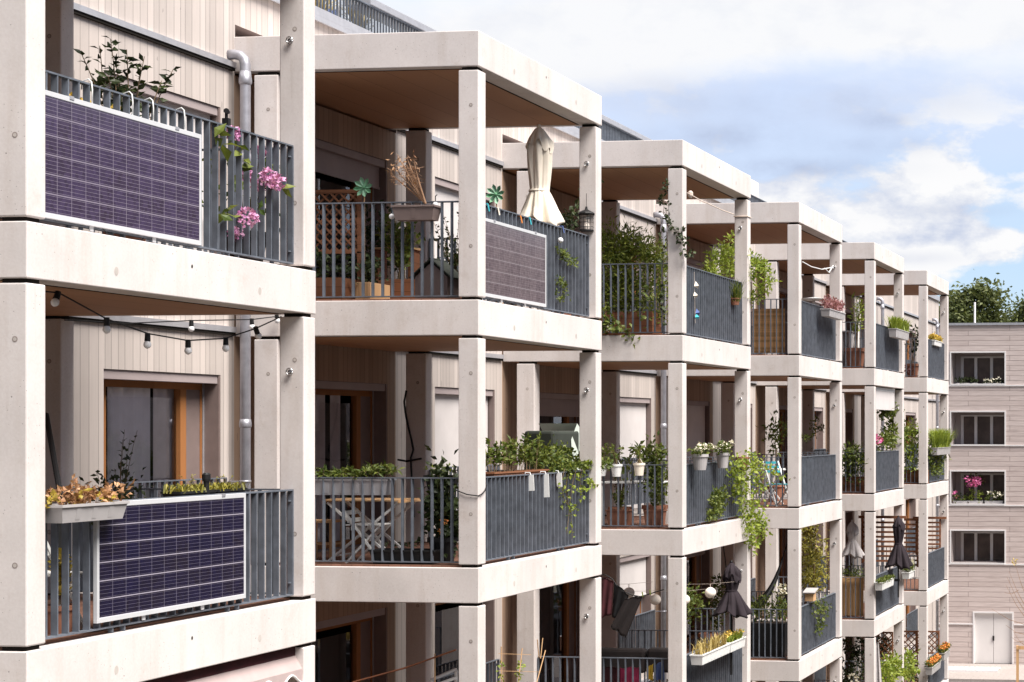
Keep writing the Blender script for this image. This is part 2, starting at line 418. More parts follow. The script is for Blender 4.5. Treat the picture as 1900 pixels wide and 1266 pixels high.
for k in range(-1, 8):
    a = S * k + FW + .03 if 0 <= k <= 5 else S * k; b = S * (k + 1) - .03
    a = max(a, YS); b = min(b, YE)
    for z in LV:
        m_ = MB(); m_.box(WX + .002, WX + .05, a, b, z + 2.735, z + 2.80); m_.box(WX + .002, WX + .035, a, b, z + 2.70, z + 2.734, 1)
        m_.build('metal_flashing', ['alu', 'hole'], B)

# --- one balcony, copied
def railing(p0, p1, axis, name, par, top=1.026):
    """flat bars standing crosswise between two rails"""
    m_ = MB(); L = (Vector(p1) - Vector(p0)).length; n = max(2, round(L / .122)); c0 = Vector(p0)
    for k in range(n + 1):
        t = k / n; p = Vector(p0).lerp(Vector(p1), t); e = .007
        if axis == 'y':
            m_.box(p.x - .026, p.x + .026, p.y - e, p.y + e, .058, top)
        else:
            m_.box(p.x - e, p.x + e, p.y - .026, p.y + .026, .058, top)
    if axis == 'y':
        for z in (.046, top): m_.box(p0[0] - .028, p0[0] + .028, p0[1] - .006, p1[1] + .006, z, z + .014)
        for yy in (p0[1] + .9, p0[1] + 1.05, p1[1] - 1.05, p1[1] - .9): m_.box(p0[0] - .02, p0[0] + .02, yy, yy + .012, .0, .046)
        m_.box(p0[0] - .028, p0[0] + .028, p1[1] - .002, p1[1] + .010, .058, top)
        for z in (.16, top - .1): m_.lathe([(.016, 0), (.016, .01)], (p0[0] + .0, p1[1] - .02, z), 8)
    else:
        for z in (.046, top): m_.box(min(p0[0], p1[0]), max(p0[0], p1[0]), p0[1] - .028, p0[1] + .028, z, z + .014)
    return m_.build(name, 'galv', par)

def ring(m_, c, R_, r, n=14):
    pts = [(c[0] + R_ * math.cos(2 * math.pi * i / n), c[1], c[2] + R_ * math.sin(2 * math.pi * i / n)) for i in range(n + 1)]
    m_.tube(pts, r, 5)

def slab(name, par, loc, deck, back):
    m_ = MB()
    m_.box(back, 0, 0, FW, -.41, 0)
    o = m_.build(name, ['concrete'], par, loc=(0, 0, 0), bevel=.008); o.location = loc
    me = o.data
    # underside inset, deck, tie marks are added as further faces of the same mesh
    m2 = MB()
    m2.box(back + .05, -.30, .16, FW - .16, -.416, -.40, 0)
    m2.box(back + .05, -.275, .13, FW - .13, -.413, -.40, 1)
    if deck:
        m2.box(-2.95, -.16, .05, FW - .05, .001, .022, 2)
    for (y, z, r, mm) in ((2.02, -.14, .016, 1), (1.02, -.27, .034, 3), (3.05, -.265, .034, 3)):
        m2.add([(0.0015, y + r * .75 * math.cos(q * math.pi / 8), z + r * math.sin(q * math.pi / 8)) for q in range(16)], [tuple(range(16))], mm)
    bm = bmesh.new(); bm.from_mesh(me)
    tmp = bpy.data.meshes.new('tmp'); tmp.from_pydata(m2.v, [], m2.f); tmp.polygons.foreach_set('material_index', [i + 1 for i in m2.m]); tmp.update()
    bm.from_mesh(tmp); bm.to_mesh(me); bm.free(); bpy.data.meshes.remove(tmp)
    for k in ('soffit', 'hole', 'deck', 'disc'): me.materials.append(M[k])
    return o

def column(par, x0, x1, y0, y1, hi):
    m_ = MB(); m_.box(x0, x1, y0, y1, .034, hi)
    o = m_.build('column', ['concrete'], par, bevel=.011)
    m2 = MB(); m2.box(x0 + .03, x1 - .03, y0 + .03, y1 - .03, -.001, .04, 0); m2.box(x0 + .03, x1 - .03, y0 + .03, y1 - .03, hi - .004, hi + .034, 0)
    for z in (.62, 2.25):
        m2.add([((x0 + x1) / 2 + .03 + .022 * math.cos(q * math.pi / 7), y0 - .0012, z + .022 * math.sin(q * math.pi / 7)) for q in range(14)], [tuple(range(13, -1, -1))], 1)
        m2.add([((x0 + x1) / 2 + .03 + .014 * math.cos(q * math.pi / 7), y0 - .0022, z + .014 * math.sin(q * math.pi / 7)) for q in range(14)], [tuple(range(13, -1, -1))], 2)
    me = o.data; bm = bmesh.new(); bm.from_mesh(me)
    tmp = bpy.data.meshes.new('tmp'); off = wloc(par)
    tmp.from_pydata([tuple(Vector(v) - off) for v in m2.v], [], m2.f); tmp.polygons.foreach_set('material_index', [i + 1 for i in m2.m]); tmp.update()
    bm.from_mesh(tmp); bm.to_mesh(me); bm.free(); bpy.data.meshes.remove(tmp)
    for k in ('hole', 'ringm', 'disc'): me.materials.append(M[k])
    return o

HI = H - .41 - .034
def make_balcony(top):
    o = slab('balcony', B, (0, 0, 0), True, -2.98)
    column(o, -.247, -.004, .004, .21, HI); column(o, -.247, -.004, FW - .21, FW - .004, HI)
    column(o, -2.755, -2.46, .004, .23, HI); column(o, -2.755, -2.46, FW - .20, FW - .004, HI)
    m_ = MB(); ring(m_, (-.13, FW - .245, 2.14), .03, .007); m_.tube([(-.13, FW - .21, 2.14), (-.13, FW - .24, 2.14)], .02, 8)
    m_.build('eyelet', 'steel', o, smooth=True)
    railing((-.13, .235, 0), (-.13, FW - .225, 0), 'y', 'railing', o, top)
    railing((-2.44, .13, 0), (-.26, .13, 0), 'x', 'railing', o, top)
    railing((-2.44, FW - .11, 0), (-.26, FW - .11, 0), 'x', 'railing', o, top)
    return o
proto = make_balcony(1.026); proto_top = make_balcony(1.145); proto_top.location = (0, 0, H)
for k in range(6):
    for z in LV:
        if k == 0 and z >= 0: continue
        if z < -6.3: continue
        copy_tree(proto_top if z > 3 else proto, B, (0, S * k, z))
rs = slab('roof_slab', B, (0, 0, 6.21), False, -3.2)
for k in range(1, 6): copy_tree(rs, B, (0, S * k, 6.21))

# --- downpipes
def downpipe(y):
    m_ = MB(); x = -2.80
    m_.tube([(-3.0, y, 5.98), (-2.93, y, 5.98), (-2.86, y, 5.965), (-2.815, y, 5.92), (-2.80, y, 5.85), (x, y, 5.7), (x, y, GZ)], .058, 14)
    for z in LV:
        for dz in (1.62,): m_.lathe([(.060, 0), (.068, .015), (.068, .05), (.060, .10)], (x, y, z + dz), 14)
        m_.lathe([(.064, 0), (.064, .025)], (x, y, z + .98), 14); m_.beam((x, y, z + .99), (WX, y - .02, z + .99), .012, .02)
    m_.lathe([(.060, 0), (.072, .02), (.072, .06), (.060, .16)], (x, y, 5.62), 14)
    m_.build('downpipe', 'zinc', B, smooth=True)
for y in (7.55, 22.85, 45.8, 57.0): downpipe(y)

# --- windows
def window_mesh(w, name, open_):
    """frame at local origin = lower near corner on the wall plane"""
    m_ = MB(); h = 2.2; x0, x1 = -.27, -.20; f = .075; fl = .33 if name == 'french_window' else .12
    m_.box(x0, x1, 0.002, fl, .002, h - .1, 0); m_.box(x0, x1, w - f, w - .002, .002, h - .1, 0)
    m_.box(x0, x1, fl, w - f, .002, f, 0); m_.box(x0, x1, fl, w - f, h - .1 - f, h - .1, 0)
    mu = w * .80; m_.box(x0, x1 + .01, mu - .055, mu + .055, f, h - .1 - f, 0)
    m_.box(x0 + .03, x1 - .01, mu + .055, w - f, f, h - .1 - f, 2)
    m_.box(-.27, -.02, .002, w - .03, h - .10, h - .003, 1)        # blind box
    m_.box(-.199, -.004, w - .028, w - .003, .002, h - .002, 2)       # right jamb lining
    m_.box(-.195, -.182, w - .05, w - .028, .002, h - .1, 3)       # guide rail
    o = m_.build(name, ['larch', 'shutter', 'liner', 'alu'], B, loc=(0, 0, 0))
    return o
def pane(par, w):
    m_ = MB(); h = 2.1; mu = w * .8
    y0 = .335 if w < 2.2 else .125; m_.quad((-.24, y0, .077), (-.24, mu - .057, .077), (-.24, mu - .057, h - .177), (-.24, y0, h - .177))
    return m_.build('pane', 'glass', par, loc=(0, 0, 0))
def french_rail(par, w):
    m_ = MB(); x = .06
    for z in (.10, 1.0): m_.box(x - .02, x + .02, .0, w, z, z + .014)
    n = round(w / .13)
    for k in range(n + 1): m_.box(x - .02, x + .02, w * k / n - .006, w * k / n + .006, .114, 1.0)
    for y in (0, w): m_.box(.0, x, y - .01, y + .01, .5, .54); m_.box(.0, x, y - .01, y + .01, .9, .94)
    return m_.build('railing', 'galv', par, loc=(0, 0, 0))
def curtain(par, y0, y1, mat, x=-.30, amp=.022, n=40):
    m_ = MB(); vs = []; k = max(8, int((y1 - y0) * 40))
    for i in range(k + 1):
        y = y0 + (y1 - y0) * i / k; ph = i * .9 + math.sin(i * .31) * 1.3
        for z in (.03, 2.1): vs.append((x + amp * math.sin(ph), y, z))
    m_.add(vs, [(2 * i, 2 * i + 2, 2 * i + 3, 2 * i + 1) for i in range(k)])
    return m_.build('curtain', mat, par, loc=(0, 0, 0), smooth=True)
def blind(par, w, frac, mat):
    m_ = MB(); h = 2.1; b = h * (1 - frac)
    m_.box(-.10, -.094, .02, w - .055, b, h); m_.box(-.112, -.082, .02, w - .055, b - .03, b)
    return m_.build('blind', mat, par, loc=(0, 0, 0))
BL = {('gap', 0, 3.1): (1., 'blind'), ('gap', 1, 3.1): (1., 'blind'), ('gap', 1, 0): (1., 'blind'), ('gap', 2, 0): (1., 'blind'),
      ('gap', 2, -3.1): (.36, 'blind'), ('door', 1, 3.1): (.13, 'shutter'), ('door', 2, 0): (.13, 'shutter'), ('door', 3, 0): (1., 'blind'),
      ('door', 3, -3.1): (.10, 'shutter'), ('door', 3, 3.1): (.5, 'blind'), ('gap', 4, 3.1): (.4, 'blind'), ('door', 2, 3.1): (.2, 'shutter')}
CU = {('gap', 0, 0): ((.50, 1.22, 'whitecurtain'), (1.30, 1.80, 'curtain')), ('door', 1, 0): ((.80, 1.12, 'curtain'), (1.22, 1.5, 'curtain')),
      ('gap', 3, 0): ((.2, .8, 'curtain'),), ('gap', 2, 3.1): ((.1, .5, 'whitecurtain'),), ('door', 1, -3.1): ((.1, .5, 'curtain'),)}
protos = {}
for (a, b, c, d, kd, k, z) in openings:
    if kd == 'pocket' or z < -6.3: continue
    w = round(b - a, 3)
    o = window_mesh(w, 'french_window' if kd == 'gap' else 'balcony_door', 0) if (kd, 'f') not in protos else None
    if o is None:
        o = protos[kd, 'f'].copy(); COL.objects.link(o)
    else: protos[kd, 'f'] = o
    o.parent = B; o.location = (WX, a, c)
    def sub(key, fn, *args):
        if key in protos:
            q = protos[key].copy(); COL.objects.link(q); q.parent = o; q.location = (0, 0, 0)
        else:
            q = fn(o, *args); q.location = (0, 0, 0); protos[key] = q
    sub((kd, 'p'), pane, w)
    if kd == 'gap': sub((kd, 'r'), french_rail, w)
    if (kd, k, z) in BL:
        q = blind(o, w, *BL[kd, k, z]); q.location = (0, 0, 0)
    for cu in CU.get((kd, k, z), ()):
        q = curtain(o, *cu); q.location = (0, 0, 0)
    if (kd, k, z) not in BL and (kd, k, z) not in CU and (k * 7 + int(z * 3)) % 3 == 0:
        sub((kd, 'c'), curtain, .15, .75, 'curtain')
# --- terrace fence on the roof
m_ = MB(); x = -3.22
y = -3.9
while y < 58.4: m_.box(x - .013, x + .013, y - .006, y + .006, ZT + .13, 7.46); y += .086
m_.box(x - .035, x + .035, -4, 58.5, 7.46, 7.475); m_.box(x - .03, x + .03, -4, 58.5, ZT + .132, ZT + .146)
m_.build('terrace_railing', 'galv', B)
m_ = MB(); m_.box(x - .35, x + .05, 11.3, 24.6, 7.476, 7.58); m_.build('terrace_coping', 'alu', B, bevel=.01)
m_ = MB(); m_.box(-5.5, -3.3, 27.2, 32.0, 7.0, 7.92); m_.build('roof_upstand', 'concrete', B, bevel=.01)

# ------------------------------------------------------------------ far building
FY = 75.0
def fp(px, py): return aty(px, py, FY)
FB = thing('far_building', 'pinkish grey building with horizontal timber boards and white framed loggias', 'building', (-1.4, FY, GZ))
fz_t = fp(1800, 604).z
wins = [(fp(1765, 655), fp(1864, 712)), (fp(1765, 765), fp(1864, 825)), (fp(1765, 875), fp(1864, 935)), (fp(1765, 985), fp(1864, 1045))]
rects = [(a.x, b.x, b.z, a.z) for a, b in wins]
rects2 = [(x0 + 6.2, x1 + 6.2, z0, z1) for x0, x1, z0, z1 in rects]; rects3 = [(x0 - 6.2, x1 - 6.2, z0, z1) for x0, x1, z0, z1 in rects]
dr = (fp(1808, 1140).x, fp(1878, 1140).x, GZ + .11, fp(1840, 1138).z)
allr = rects + rects2 + rects3 + [dr]
xs = sorted({-16., 14.} | {r[0] for r in allr} | {r[1] for r in allr}); zz = sorted({GZ, fz_t} | {r[2] for r in allr} | {r[3] for r in allr})
mb = MB()
for i in range(len(xs) - 1):
    for j in range(len(zz) - 1):
        xc, zc = (xs[i] + xs[i + 1]) / 2, (zz[j] + zz[j + 1]) / 2
        if any(r[0] < xc < r[1] and r[2] < zc < r[3] for r in allr): continue
        mb.quad((xs[i], FY, zz[j]), (xs[i + 1], FY, zz[j]), (xs[i + 1], FY, zz[j + 1]), (xs[i], FY, zz[j + 1]))
mb.box(-16, 14, FY + 1.8, FY + 12, GZ, fz_t - .02); mb.quad((-16, FY, GZ), (-16, FY + 1.8, GZ), (-16, FY + 1.8, fz_t), (-16, FY, fz_t)); mb.quad((14, FY, GZ), (14, FY + 1.8, GZ), (14, FY + 1.8, fz_t), (14, FY, fz_t))
mb.build('wood_cladding', 'farwood', FB)
mb = MB(); mb.box(-16.1, 14.1, FY - .08, FY + 12, fz_t, fz_t + .12); mb.build('roof', 'alu', FB)
for i, z in enumerate([fp(1800, 716).z, fp(1800, 827).z, fp(1800, 938).z, fp(1800, 1047).z, fp(1800, 1158).z]):
    mb = MB()
    if i < 4: mb.box(-16, 14, FY - .05, FY - .002, z - .03, z + .03)
    else: mb.box(-16, dr[0] - .09, FY - .05, FY - .002, z - .03, z + .03); mb.box(dr[1] + .09, 14, FY - .05, FY - .002, z - .03, z + .03)
    mb.build('ledge', 'farframe', FB)
for r in rects + rects2 + rects3:
    x0, x1, z0, z1 = r; mb = MB(); D = 1.5
    for q in (((x0, FY, z0), (x0, FY + D, z0), (x0, FY + D, z1), (x0, FY, z1)), ((x1, FY, z0), (x1, FY, z1), (x1, FY + D, z1), (x1, FY + D, z0)),
              ((x0, FY, z1), (x0, FY + D, z1), (x1, FY + D, z1), (x1, FY, z1)), ((x0, FY, z0), (x1, FY, z0), (x1, FY + D, z0), (x0, FY + D, z0)),
              ((x0, FY + D, z0), (x1, FY + D, z0), (x1, FY + D, z1), (x0, FY + D, z1))): mb.quad(*q, m=0)
    lg = mb.build('loggia', 'farwall', FB)
    mb = MB(); e = .07
    mb.box(x0 - e, x0, FY - .04, FY + .1, z0 - e, z1 + e); mb.box(x1, x1 + e, FY - .04, FY + .1, z0 - e, z1 + e)
    mb.box(x0, x1, FY - .04, FY + .1, z1, z1 + e); mb.box(x0, x1, FY - .06, FY + .1, z0 - e, z0); mb.build('frame', 'farframe', lg)
    w = x1 - x0; mb = MB()
    for f0, f1 in ((.12, .36), (.42, .66), (.72, .98)):
        mb.box(x0 + w * f0, x0 + w * f1, FY + D - .06, FY + D - .02, z0 + .02, z1 - .22)
    mb.build('window_pane', 'farglass', lg)
    mb = MB()
    for f0 in (.10, .36, .66): mb.box(x0 + w * f0, x0 + w * (f0 + .055), FY + D - .10, FY + D - .01, z0 + .0, z1 - .2)
    mb.box(x0 + w * .1, x1, FY + D - .10, FY + D - .01, z1 - .2, z1 - .13); mb.build('window_frame', 'farframe', lg)
mb = MB(); x0, x1, z0, z1 = dr; xm = (x0 + x1) / 2
mb.box(x0, xm - .01, FY + .12, FY + .2, z0, z1); mb.box(xm + .01, x1, FY + .12, FY + .2, z0, z1)
dd = mb.build('double_door', 'door', FB)
mb = MB(); mb.box(xm - .04, xm + .04, FY + .06, FY + .119, (z0 + z1) / 2 - .12, (z0 + z1) / 2 + .12); mb.build('handle', 'black', dd)
mb = MB(); mb.box(x0 - .08, x0, FY - .04, FY + .2, z0, z1 + .08); mb.box(x1, x1 + .08, FY - .04, FY + .2, z0, z1 + .08); mb.box(x0, x1, FY - .04, FY + .2, z1, z1 + .08)
mb.build('door_frame', 'farframe', dd)
mb = MB(); p = fp(1793, 600); mb.tube([(p.x, FY + 3, fz_t), (p.x, FY + 3, fp(1793, 553).z)], .05, 8); tag(mb.build('roof_mast', 'farframe', loc=(p.x, FY + 3, fz_t + .12)), 'thin white mast standing on the roof of the far building', 'mast')

# ------------------------------------------------------------------ plant helpers
def U(a, b): return rnd.uniform(a, b)
def G(s): return rnd.gauss(0, s)
P = atx
def blob(lf, c, r, n, L, W, clumps=7, m=0, up=.2):
    c = Vector(c); cs = []
    for _ in range(clumps):
        v = Vector((G(1), G(1), G(1))).normalized() * U(.25, .85); cs.append(c + Vector((v.x * r[0], v.y * r[1], v.z * r[2])))
    L *= .86; W *= .86
    for _ in range(int(n * 1.6)):
        q = rnd.choice(cs); k = .34
        p = q + Vector((G(r[0] * k), G(r[1] * k), G(r[2] * k)))
        d = (p - c); d = Vector((d.x / r[0], d.y / r[1], d.z / r[2])) * .6 + Vector((G(.6), G(.6), G(.5) + up))
        lf.leaf(p, d, L * U(.6, 1.25), W * U(.7, 1.2), m)
def stems(lf, st, base, h, spread, ns, L, W, per, r=.006, lean=(0, 0), t0=.25, droop=.0, m=0):
    base = Vector(base)
    for _ in range(ns):
        a = U(0, 6.28); s = spread * U(.25, 1); hh = h * U(.6, 1.0)
        e = base + Vector((math.cos(a) * s + lean[0], math.sin(a) * s + lean[1], hh)); b = base + Vector((G(.03), G(.03), 0))
        c = b.lerp(e, .5) + Vector((-math.cos(a) * s * .22 + G(.02), -math.sin(a) * s * .22 + G(.02), hh * .08))
        pts = [b * (1 - t) ** 2 + c * 2 * t * (1 - t) + e * t * t for t in [i / 7 for i in range(8)]]
        if droop: pts = [p - Vector((0, 0, droop * (i / 7) ** 3)) for i, p in enumerate(pts)]
        st.tube(pts, r, 5, r * .35)
        for k in range(per):
            t = t0 + (1 - t0) * (k + U(0, .6)) / per; i = min(6, int(t * 7)); f = t * 7 - i
            p = pts[i].lerp(pts[i + 1], min(1, f)); ax = (pts[i + 1] - pts[i]).normalized()
            sd = Vector((G(1), G(1), G(.6))).normalized()
            lf.leaf(p, ax * .55 + sd * .9 + Vector((0, 0, .15)), L * U(.6, 1.2), W * U(.7, 1.2), m)
def vine(lf, st, pts, n, L, W, jit=.05, r=.004, m=0, hang=.5):
    pts = [Vector(p) for p in pts]; st.tube(pts, r, 4)
    ls = [(pts[i + 1] - pts[i]).length for i in range(len(pts) - 1)]; tot = sum(ls)
    for _ in range(n):
        t = U(0, tot); i = 0
        while i < len(ls) - 1 and t > ls[i]: t -= ls[i]; i += 1
        p = pts[i].lerp(pts[i + 1], t / ls[i]) + Vector((G(jit), G(jit), G(jit)))
        lf.leaf(p, (G(1), G(1), G(.5) - hang), L * U(.6, 1.2), W * U(.7, 1.2), m)
def blades(lf, c, h, spread, n, w=.012, m=0, sx=1., sy=1.):
    c = Vector(c)
    for _ in range(n):
        a = U(0, 6.28); s = spread * U(.2, 1.); hh = h * U(.5, 1.)
        b = c + Vector((G(.05 * sx), G(.05 * sy), 0)); e = b + Vector((math.cos(a) * s * sx, math.sin(a) * s * sy, hh)); k = b.lerp(e, .55) + Vector((0, 0, hh * .22))
        sd = Vector((-math.sin(a), math.cos(a), 0)) * w / 2
        lf.add([b - sd, b + sd, k + sd * .8, k - sd * .8, e], [(0, 1, 2, 3), (3, 2, 4)], m)
def flower(fl, c, r, n, s, m=0):
    c = Vector(c); lst = fl; fl = MB(); lst.append(fl)
    for _ in range(n):
        v = Vector((G(1), G(1), G(1) + .2)).normalized(); fl.leaf(c + v * r * U(.75, 1.), v + Vector((G(.7), G(.7), G(.7))), s * U(.7, 1.2), s * .8, m, nrm=tuple(v))
def trough(par, p0, p1, w, h, mat, name='trough', taper=.8, soil=True, lip=.012):
    p0, p1 = Vector(p0), Vector(p1); d = (p1 - p0).normalized(); a = Vector((-d.y, d.x, 0)); z = Vector((0, 0, 1)); m_ = MB()
    def rect(k, dz, ext): return [p0 - d * ext - a * w / 2 * k + z * dz, p1 + d * ext - a * w / 2 * k + z * dz, p1 + d * ext + a * w / 2 * k + z * dz, p0 - d * ext + a * w / 2 * k + z * dz]
    lo = rect(taper, -h, -.03); up = rect(1, -.02, 0); r0 = rect(1 + lip * 2 / w, -.02, lip); r1 = rect(1 + lip * 2 / w, 0, lip); i1 = rect(1 - .02 / w, 0, -.01); i0 = rect(.9, -.03, -.02)
    vs = lo + up + r0 + r1 + i1 + i0; fs = [(3, 2, 1, 0)]
    for lv in range(5):
        for k in range(4): fs.append((lv * 4 + k, lv * 4 + (k + 1) % 4, lv * 4 + 4 + (k + 1) % 4, lv * 4 + 4 + k))
    m_.add(vs, fs, 0); m_.add(rect(.92, -.028, -.01), [(0, 1, 2, 3)], 1)
    n = max(2, int((p1 - p0).length / .17))
    for sgn in (1, -1):
        for k in range(1, n):
            q = p0.lerp(p1, k / n); m_.beam(q + a * sgn * (w / 2 * .985) - z * .035, q + a * sgn * (w / 2 * (taper + .015)) - z * (h - .02), .05, .008, up=tuple(a), m=0)
    return m_.build(name, [mat, 'soil'], par)
def pot(par, c, r, h, mat, name='pot'):
    m_ = MB(); m_.lathe([(r * .72, 0), (r * .95, h * .82), (r * 1.06, h * .82), (r * 1.06, h), (r * .96, h), (r * .94, h * .93), (.005, h * .92)], c, 20)
    return m_.build(name, mat, par, smooth=False)
class Plant:
    """a planted thing: container, stems, foliage, flowers"""
    def __init__(s, name, label, cat, loc, group=None):
        s.t = thing(name, label, cat, loc, group); s.lf = MB(); s.st = MB(); s.fl = []
    def done(s, leaf='lf_mid', flower='pink', stem='stem'):
        if s.st.f: s.st.build('stems', stem, s.t)
        if s.lf.f: s.lf.build('foliage', leaf, s.t)
        for q in s.fl: q.build('flower_head', flower, s.t)
        return s.t
def floor(v, z): return Vector((v.x, v.y, z))
TP, MI, LO, BO = 3.123, .023, -3.077, -6.177

# ------------------------------------------------------------------ solar panels
def solar(label, y0, y1, z0, z1, mat, hooks, x=-.10):
    o = thing('solar_panel', label, 'solar panel', (x, (y0 + y1) / 2, z0), 'solar panels hung on the railings'); f = .027; t = .034
    m_ = MB(); m_.box(x, x + t, y0, y0 + f, z0, z1); m_.box(x, x + t, y1 - f, y1, z0, z1); m_.box(x, x + t, y0 + f, y1 - f, z0, z0 + .038); m_.box(x, x + t, y0 + f, y1 - f, z1 - .038, z1)
    m_.box(x + .001, x + .012, y0 + .6, y0 + .64, z0 - .04, z0); m_.box(x + .001, x + .012, y1 - .64, y1 - .6, z0 - .04, z0)
    m_.build('frame', 'panelframe', o, bevel=.002)
    m_ = MB(); m_.box(x + .004, x + t - .004, y0 + f, y1 - f, z0 + .038, z1 - .038); m_.build('cells', mat, o)
    rail = 4.26 if z0 > 3 else 1.04
    m_ = MB(); cy = (y0 + y1) / 2; m_.tube([(x + .006, cy - .3, z0 + .03), (x - .004, cy - .2, z0 - .03), (x - .002, cy, z0 - .055), (x - .004, cy + .25, z0 - .035), (x - .02, cy + .33, z0 + .02)], .006, 5); m_.build('cable', 'black', o)
    for yy in (y0 + .35, y1 - .35):
        m_ = MB(); m_.box(x - .03, x + t + .004, yy - .025, yy + .025, z1 + .001, z1 + .008); m_.box(x + t, x + t + .005, yy - .025, yy + .025, z1 - .018, z1 + .001); m_.build('clamp', 'alu', o)
    for y in hooks:
        m_ = MB(); m_.tube([(x + .016, y, z1 - .005), (x + .017, y, rail - .05), (x + .01, y, rail + .01), (-.11, y - .005, rail + .03), (-.16, y - .01, rail + .012), (-.165, y - .01, rail - .05)], .0055, 6)
        m_.build('hook', 'whitepl', o, smooth=True)
solar('white framed purple solar panel filling the railing of the nearest top floor balcony', .235, 2.265, 3.16, 4.10, 'cellpale', [.85, 1.35, 1.62, 2.05])
solar('white framed dark blue solar panel behind the grey window box of dry leaves', .885, 2.94, .105, 1.035, 'cell', [])
solar('small faded grey solar panel below the closed cream parasol', 7.895, 9.845, 3.165, 4.085, 'cellgrey', [])

# ------------------------------------------------------------------ string lights
def string_lights(label, pts, bulbs, group=None, blue=False):
    pts = [Vector(p) for p in pts]; o = thing('string_lights', label, 'string lights', pts[0], group)
    m_ = MB()
    fine = []
    for i in range(len(pts) - 1):
        for k in range(4):
            q = pts[i].lerp(pts[i + 1], k / 4); fine.append(q)
    fine.append(pts[-1]); m_.tube(fine, .0065, 5); m_.build('cable', 'black', o)
    for (p, tilt) in bulbs:
        p = Vector(p); ax = Vector((0, tilt, -1)).normalized()
        m_ = MB(); m_.tube([p + Vector((0, 0, .012)), p + ax * .02, p + ax * .055], .021, 10, .024)
        s_ = m_.build('socket', 'black', o)
        m_ = MB(); m_.tube([p + ax * .055, p + ax * .068, p + ax * .09, p + ax * .108, p + ax * .118], .021, 10); vs = m_.v
        prof = [.018, .028, .031, .022, .006]
        m_.v = []
        for i in range(5):
            c = [p + ax * q for q in (.055, .068, .09, .108, .118)][i]
            for k in range(10):
                v = Vector(vs[i * 10 + k]) - c; m_.v.append(tuple(c + v.normalized() * prof[i]))
        m_.build('bulb', 'bulb', s_, smooth=True)
X1 = -.35
b1 = [(108, 544, -.5), (198, 592, 0), (274, 621, -.05), (349, 633, 0), (419, 629, 0), (474, 609, .7)]
string_lights('black festoon string with white bulbs sagging across the front of the nearest balcony', [P(83, 541, X1), P(108, 543, X1), P(198, 592, X1), P(274, 619, X1), P(349, 632, X1), P(419, 628, X1), P(474, 610, X1), P(522, 588, X1)], [(P(a, b, X1), t_) for a, b, t_ in b1])
X2 = -2.42
string_lights('short black festoon string with few bulbs close to the wall under the soffit', [P(120, 594, X2), P(240, 600, X2), P(355, 595, X2), P(468, 593, X2), P(517, 587, X2)], [(P(355, 596, X2), 0), (P(467, 593, X2), .1), (P(513, 582, X2), .2)])

# ------------------------------------------------------------------ nearest tower, top balcony
c = P(232, 190, -.75)
p = Plant('shrub', 'dark leaved open shrub rising above the railing of the nearest top balcony', 'shrub', floor(c, TP)); b = floor(c, TP)
pot(p.t, b, .2, .36, 'terra')
for tx, ty, n in ((150, 98, 9), (185, 85, 10), (205, 72, 13), (235, 92, 10), (212, 130, 16), (222, 150, 16), (200, 140, 12), (268, 105, 10), (322, 128, 11), (262, 118, 9), (300, 150, 8), (180, 150, 8), (232, 165, 10), (215, 110, 10)):
    e = P(tx, ty, -.75 + G(.12)); k = b + Vector((G(.05), G(.05), .36)); mid = k.lerp(e, .55) + Vector((0, (b.y - e.y) * .2, .12))
    pts = [k * (1 - t) ** 2 + mid * 2 * t * (1 - t) + e * t * t for t in [i / 8 for i in range(9)]]
    p.st.tube(pts, .009, 5, .003)
    for q in range(n * 3):
        t_ = U(.42, 1.0); i = min(7, int(t_ * 8)); s_ = pts[i].lerp(pts[i + 1], t_ * 8 - i)
        p.lf.leaf(s_, (G(.9), G(.9), U(-.1, .9)), U(.06, .11), U(.034, .056))
p.done('lf_dark')
p0, p1 = P(95, 212, -.42), P(215, 235, -.42)
p = Plant('flower_box', 'box of yellow flowers glimpsed between bars above the purple solar panel', 'flower box', P(150, 210, -.42))
trough(p.t, (-.42, p0.y, 4.0), (-.42, p1.y + .3, 4.0), .18, .16, 'black')
for i in range(9): blob(p.lf, (-.42, p0.y + .1 + i * .11, 4.08), (.07, .07, .07), 16, .06, .03, 3)
for i in range(11): flower(p.fl, (-.38 + G(.04), p0.y + .08 + i * .085, 4.15 + G(.035)), .035, 14, .04)
p.done('lf_mid', 'yellowfl')
# hydrangea behind and through the bars
c = P(455, 400, -.45)
p = Plant('hydrangea', 'pink hydrangea pushing flower heads out through the bars beside the purple panel', 'hydrangea', floor(c, TP)); b = floor(c, TP)
pot(p.t, b, .2, .3, 'black')
for (px, py, r, x) in ((432, 248, .045, -.15), (485, 282, .035, -.2), (500, 331, .075, -.03), (515, 339, .055, -.03), (460, 404, .075, -.03), (456, 325, .045, -.2), (437, 433, .045, -.16), (478, 345, .04, -.25)):
    e = P(px, py, x); p.st.tube([b + Vector((0, 0, .3)), (b + e) / 2 + Vector((0, 0, .2)), e], .006, 5); flower(p.fl, e, r, int(46 + r * 700), .042)
for (px, py, x, L) in ((398, 255, -.10, .17), (412, 268, -.06, .2), (400, 245, -.10, .13), (418, 395, -.05, .17), (430, 388, -.06, .15), (522, 350, -.03, .13), (448, 283, -.12, .14), (452, 296, -.11, .1), (445, 310, -.12, .13), (480, 388, -.1, .09), (409, 398, -.05, .12), (440, 270, -.12, .12)):
    e = P(px, py, x)
    for q in range(2): p.lf.leaf(e, (G(.4) + .3, G(1), G(.5)), L, L * .55)
for q in range(60): p.lf.leaf((-.4 + G(.12), P(U(385, 530), 300, -.4).y, TP + U(.3, 1.0)), (G(1), G(1), G(.7)), U(.08, .15), U(.05, .08))
p.done('lf_mid', 'pink')
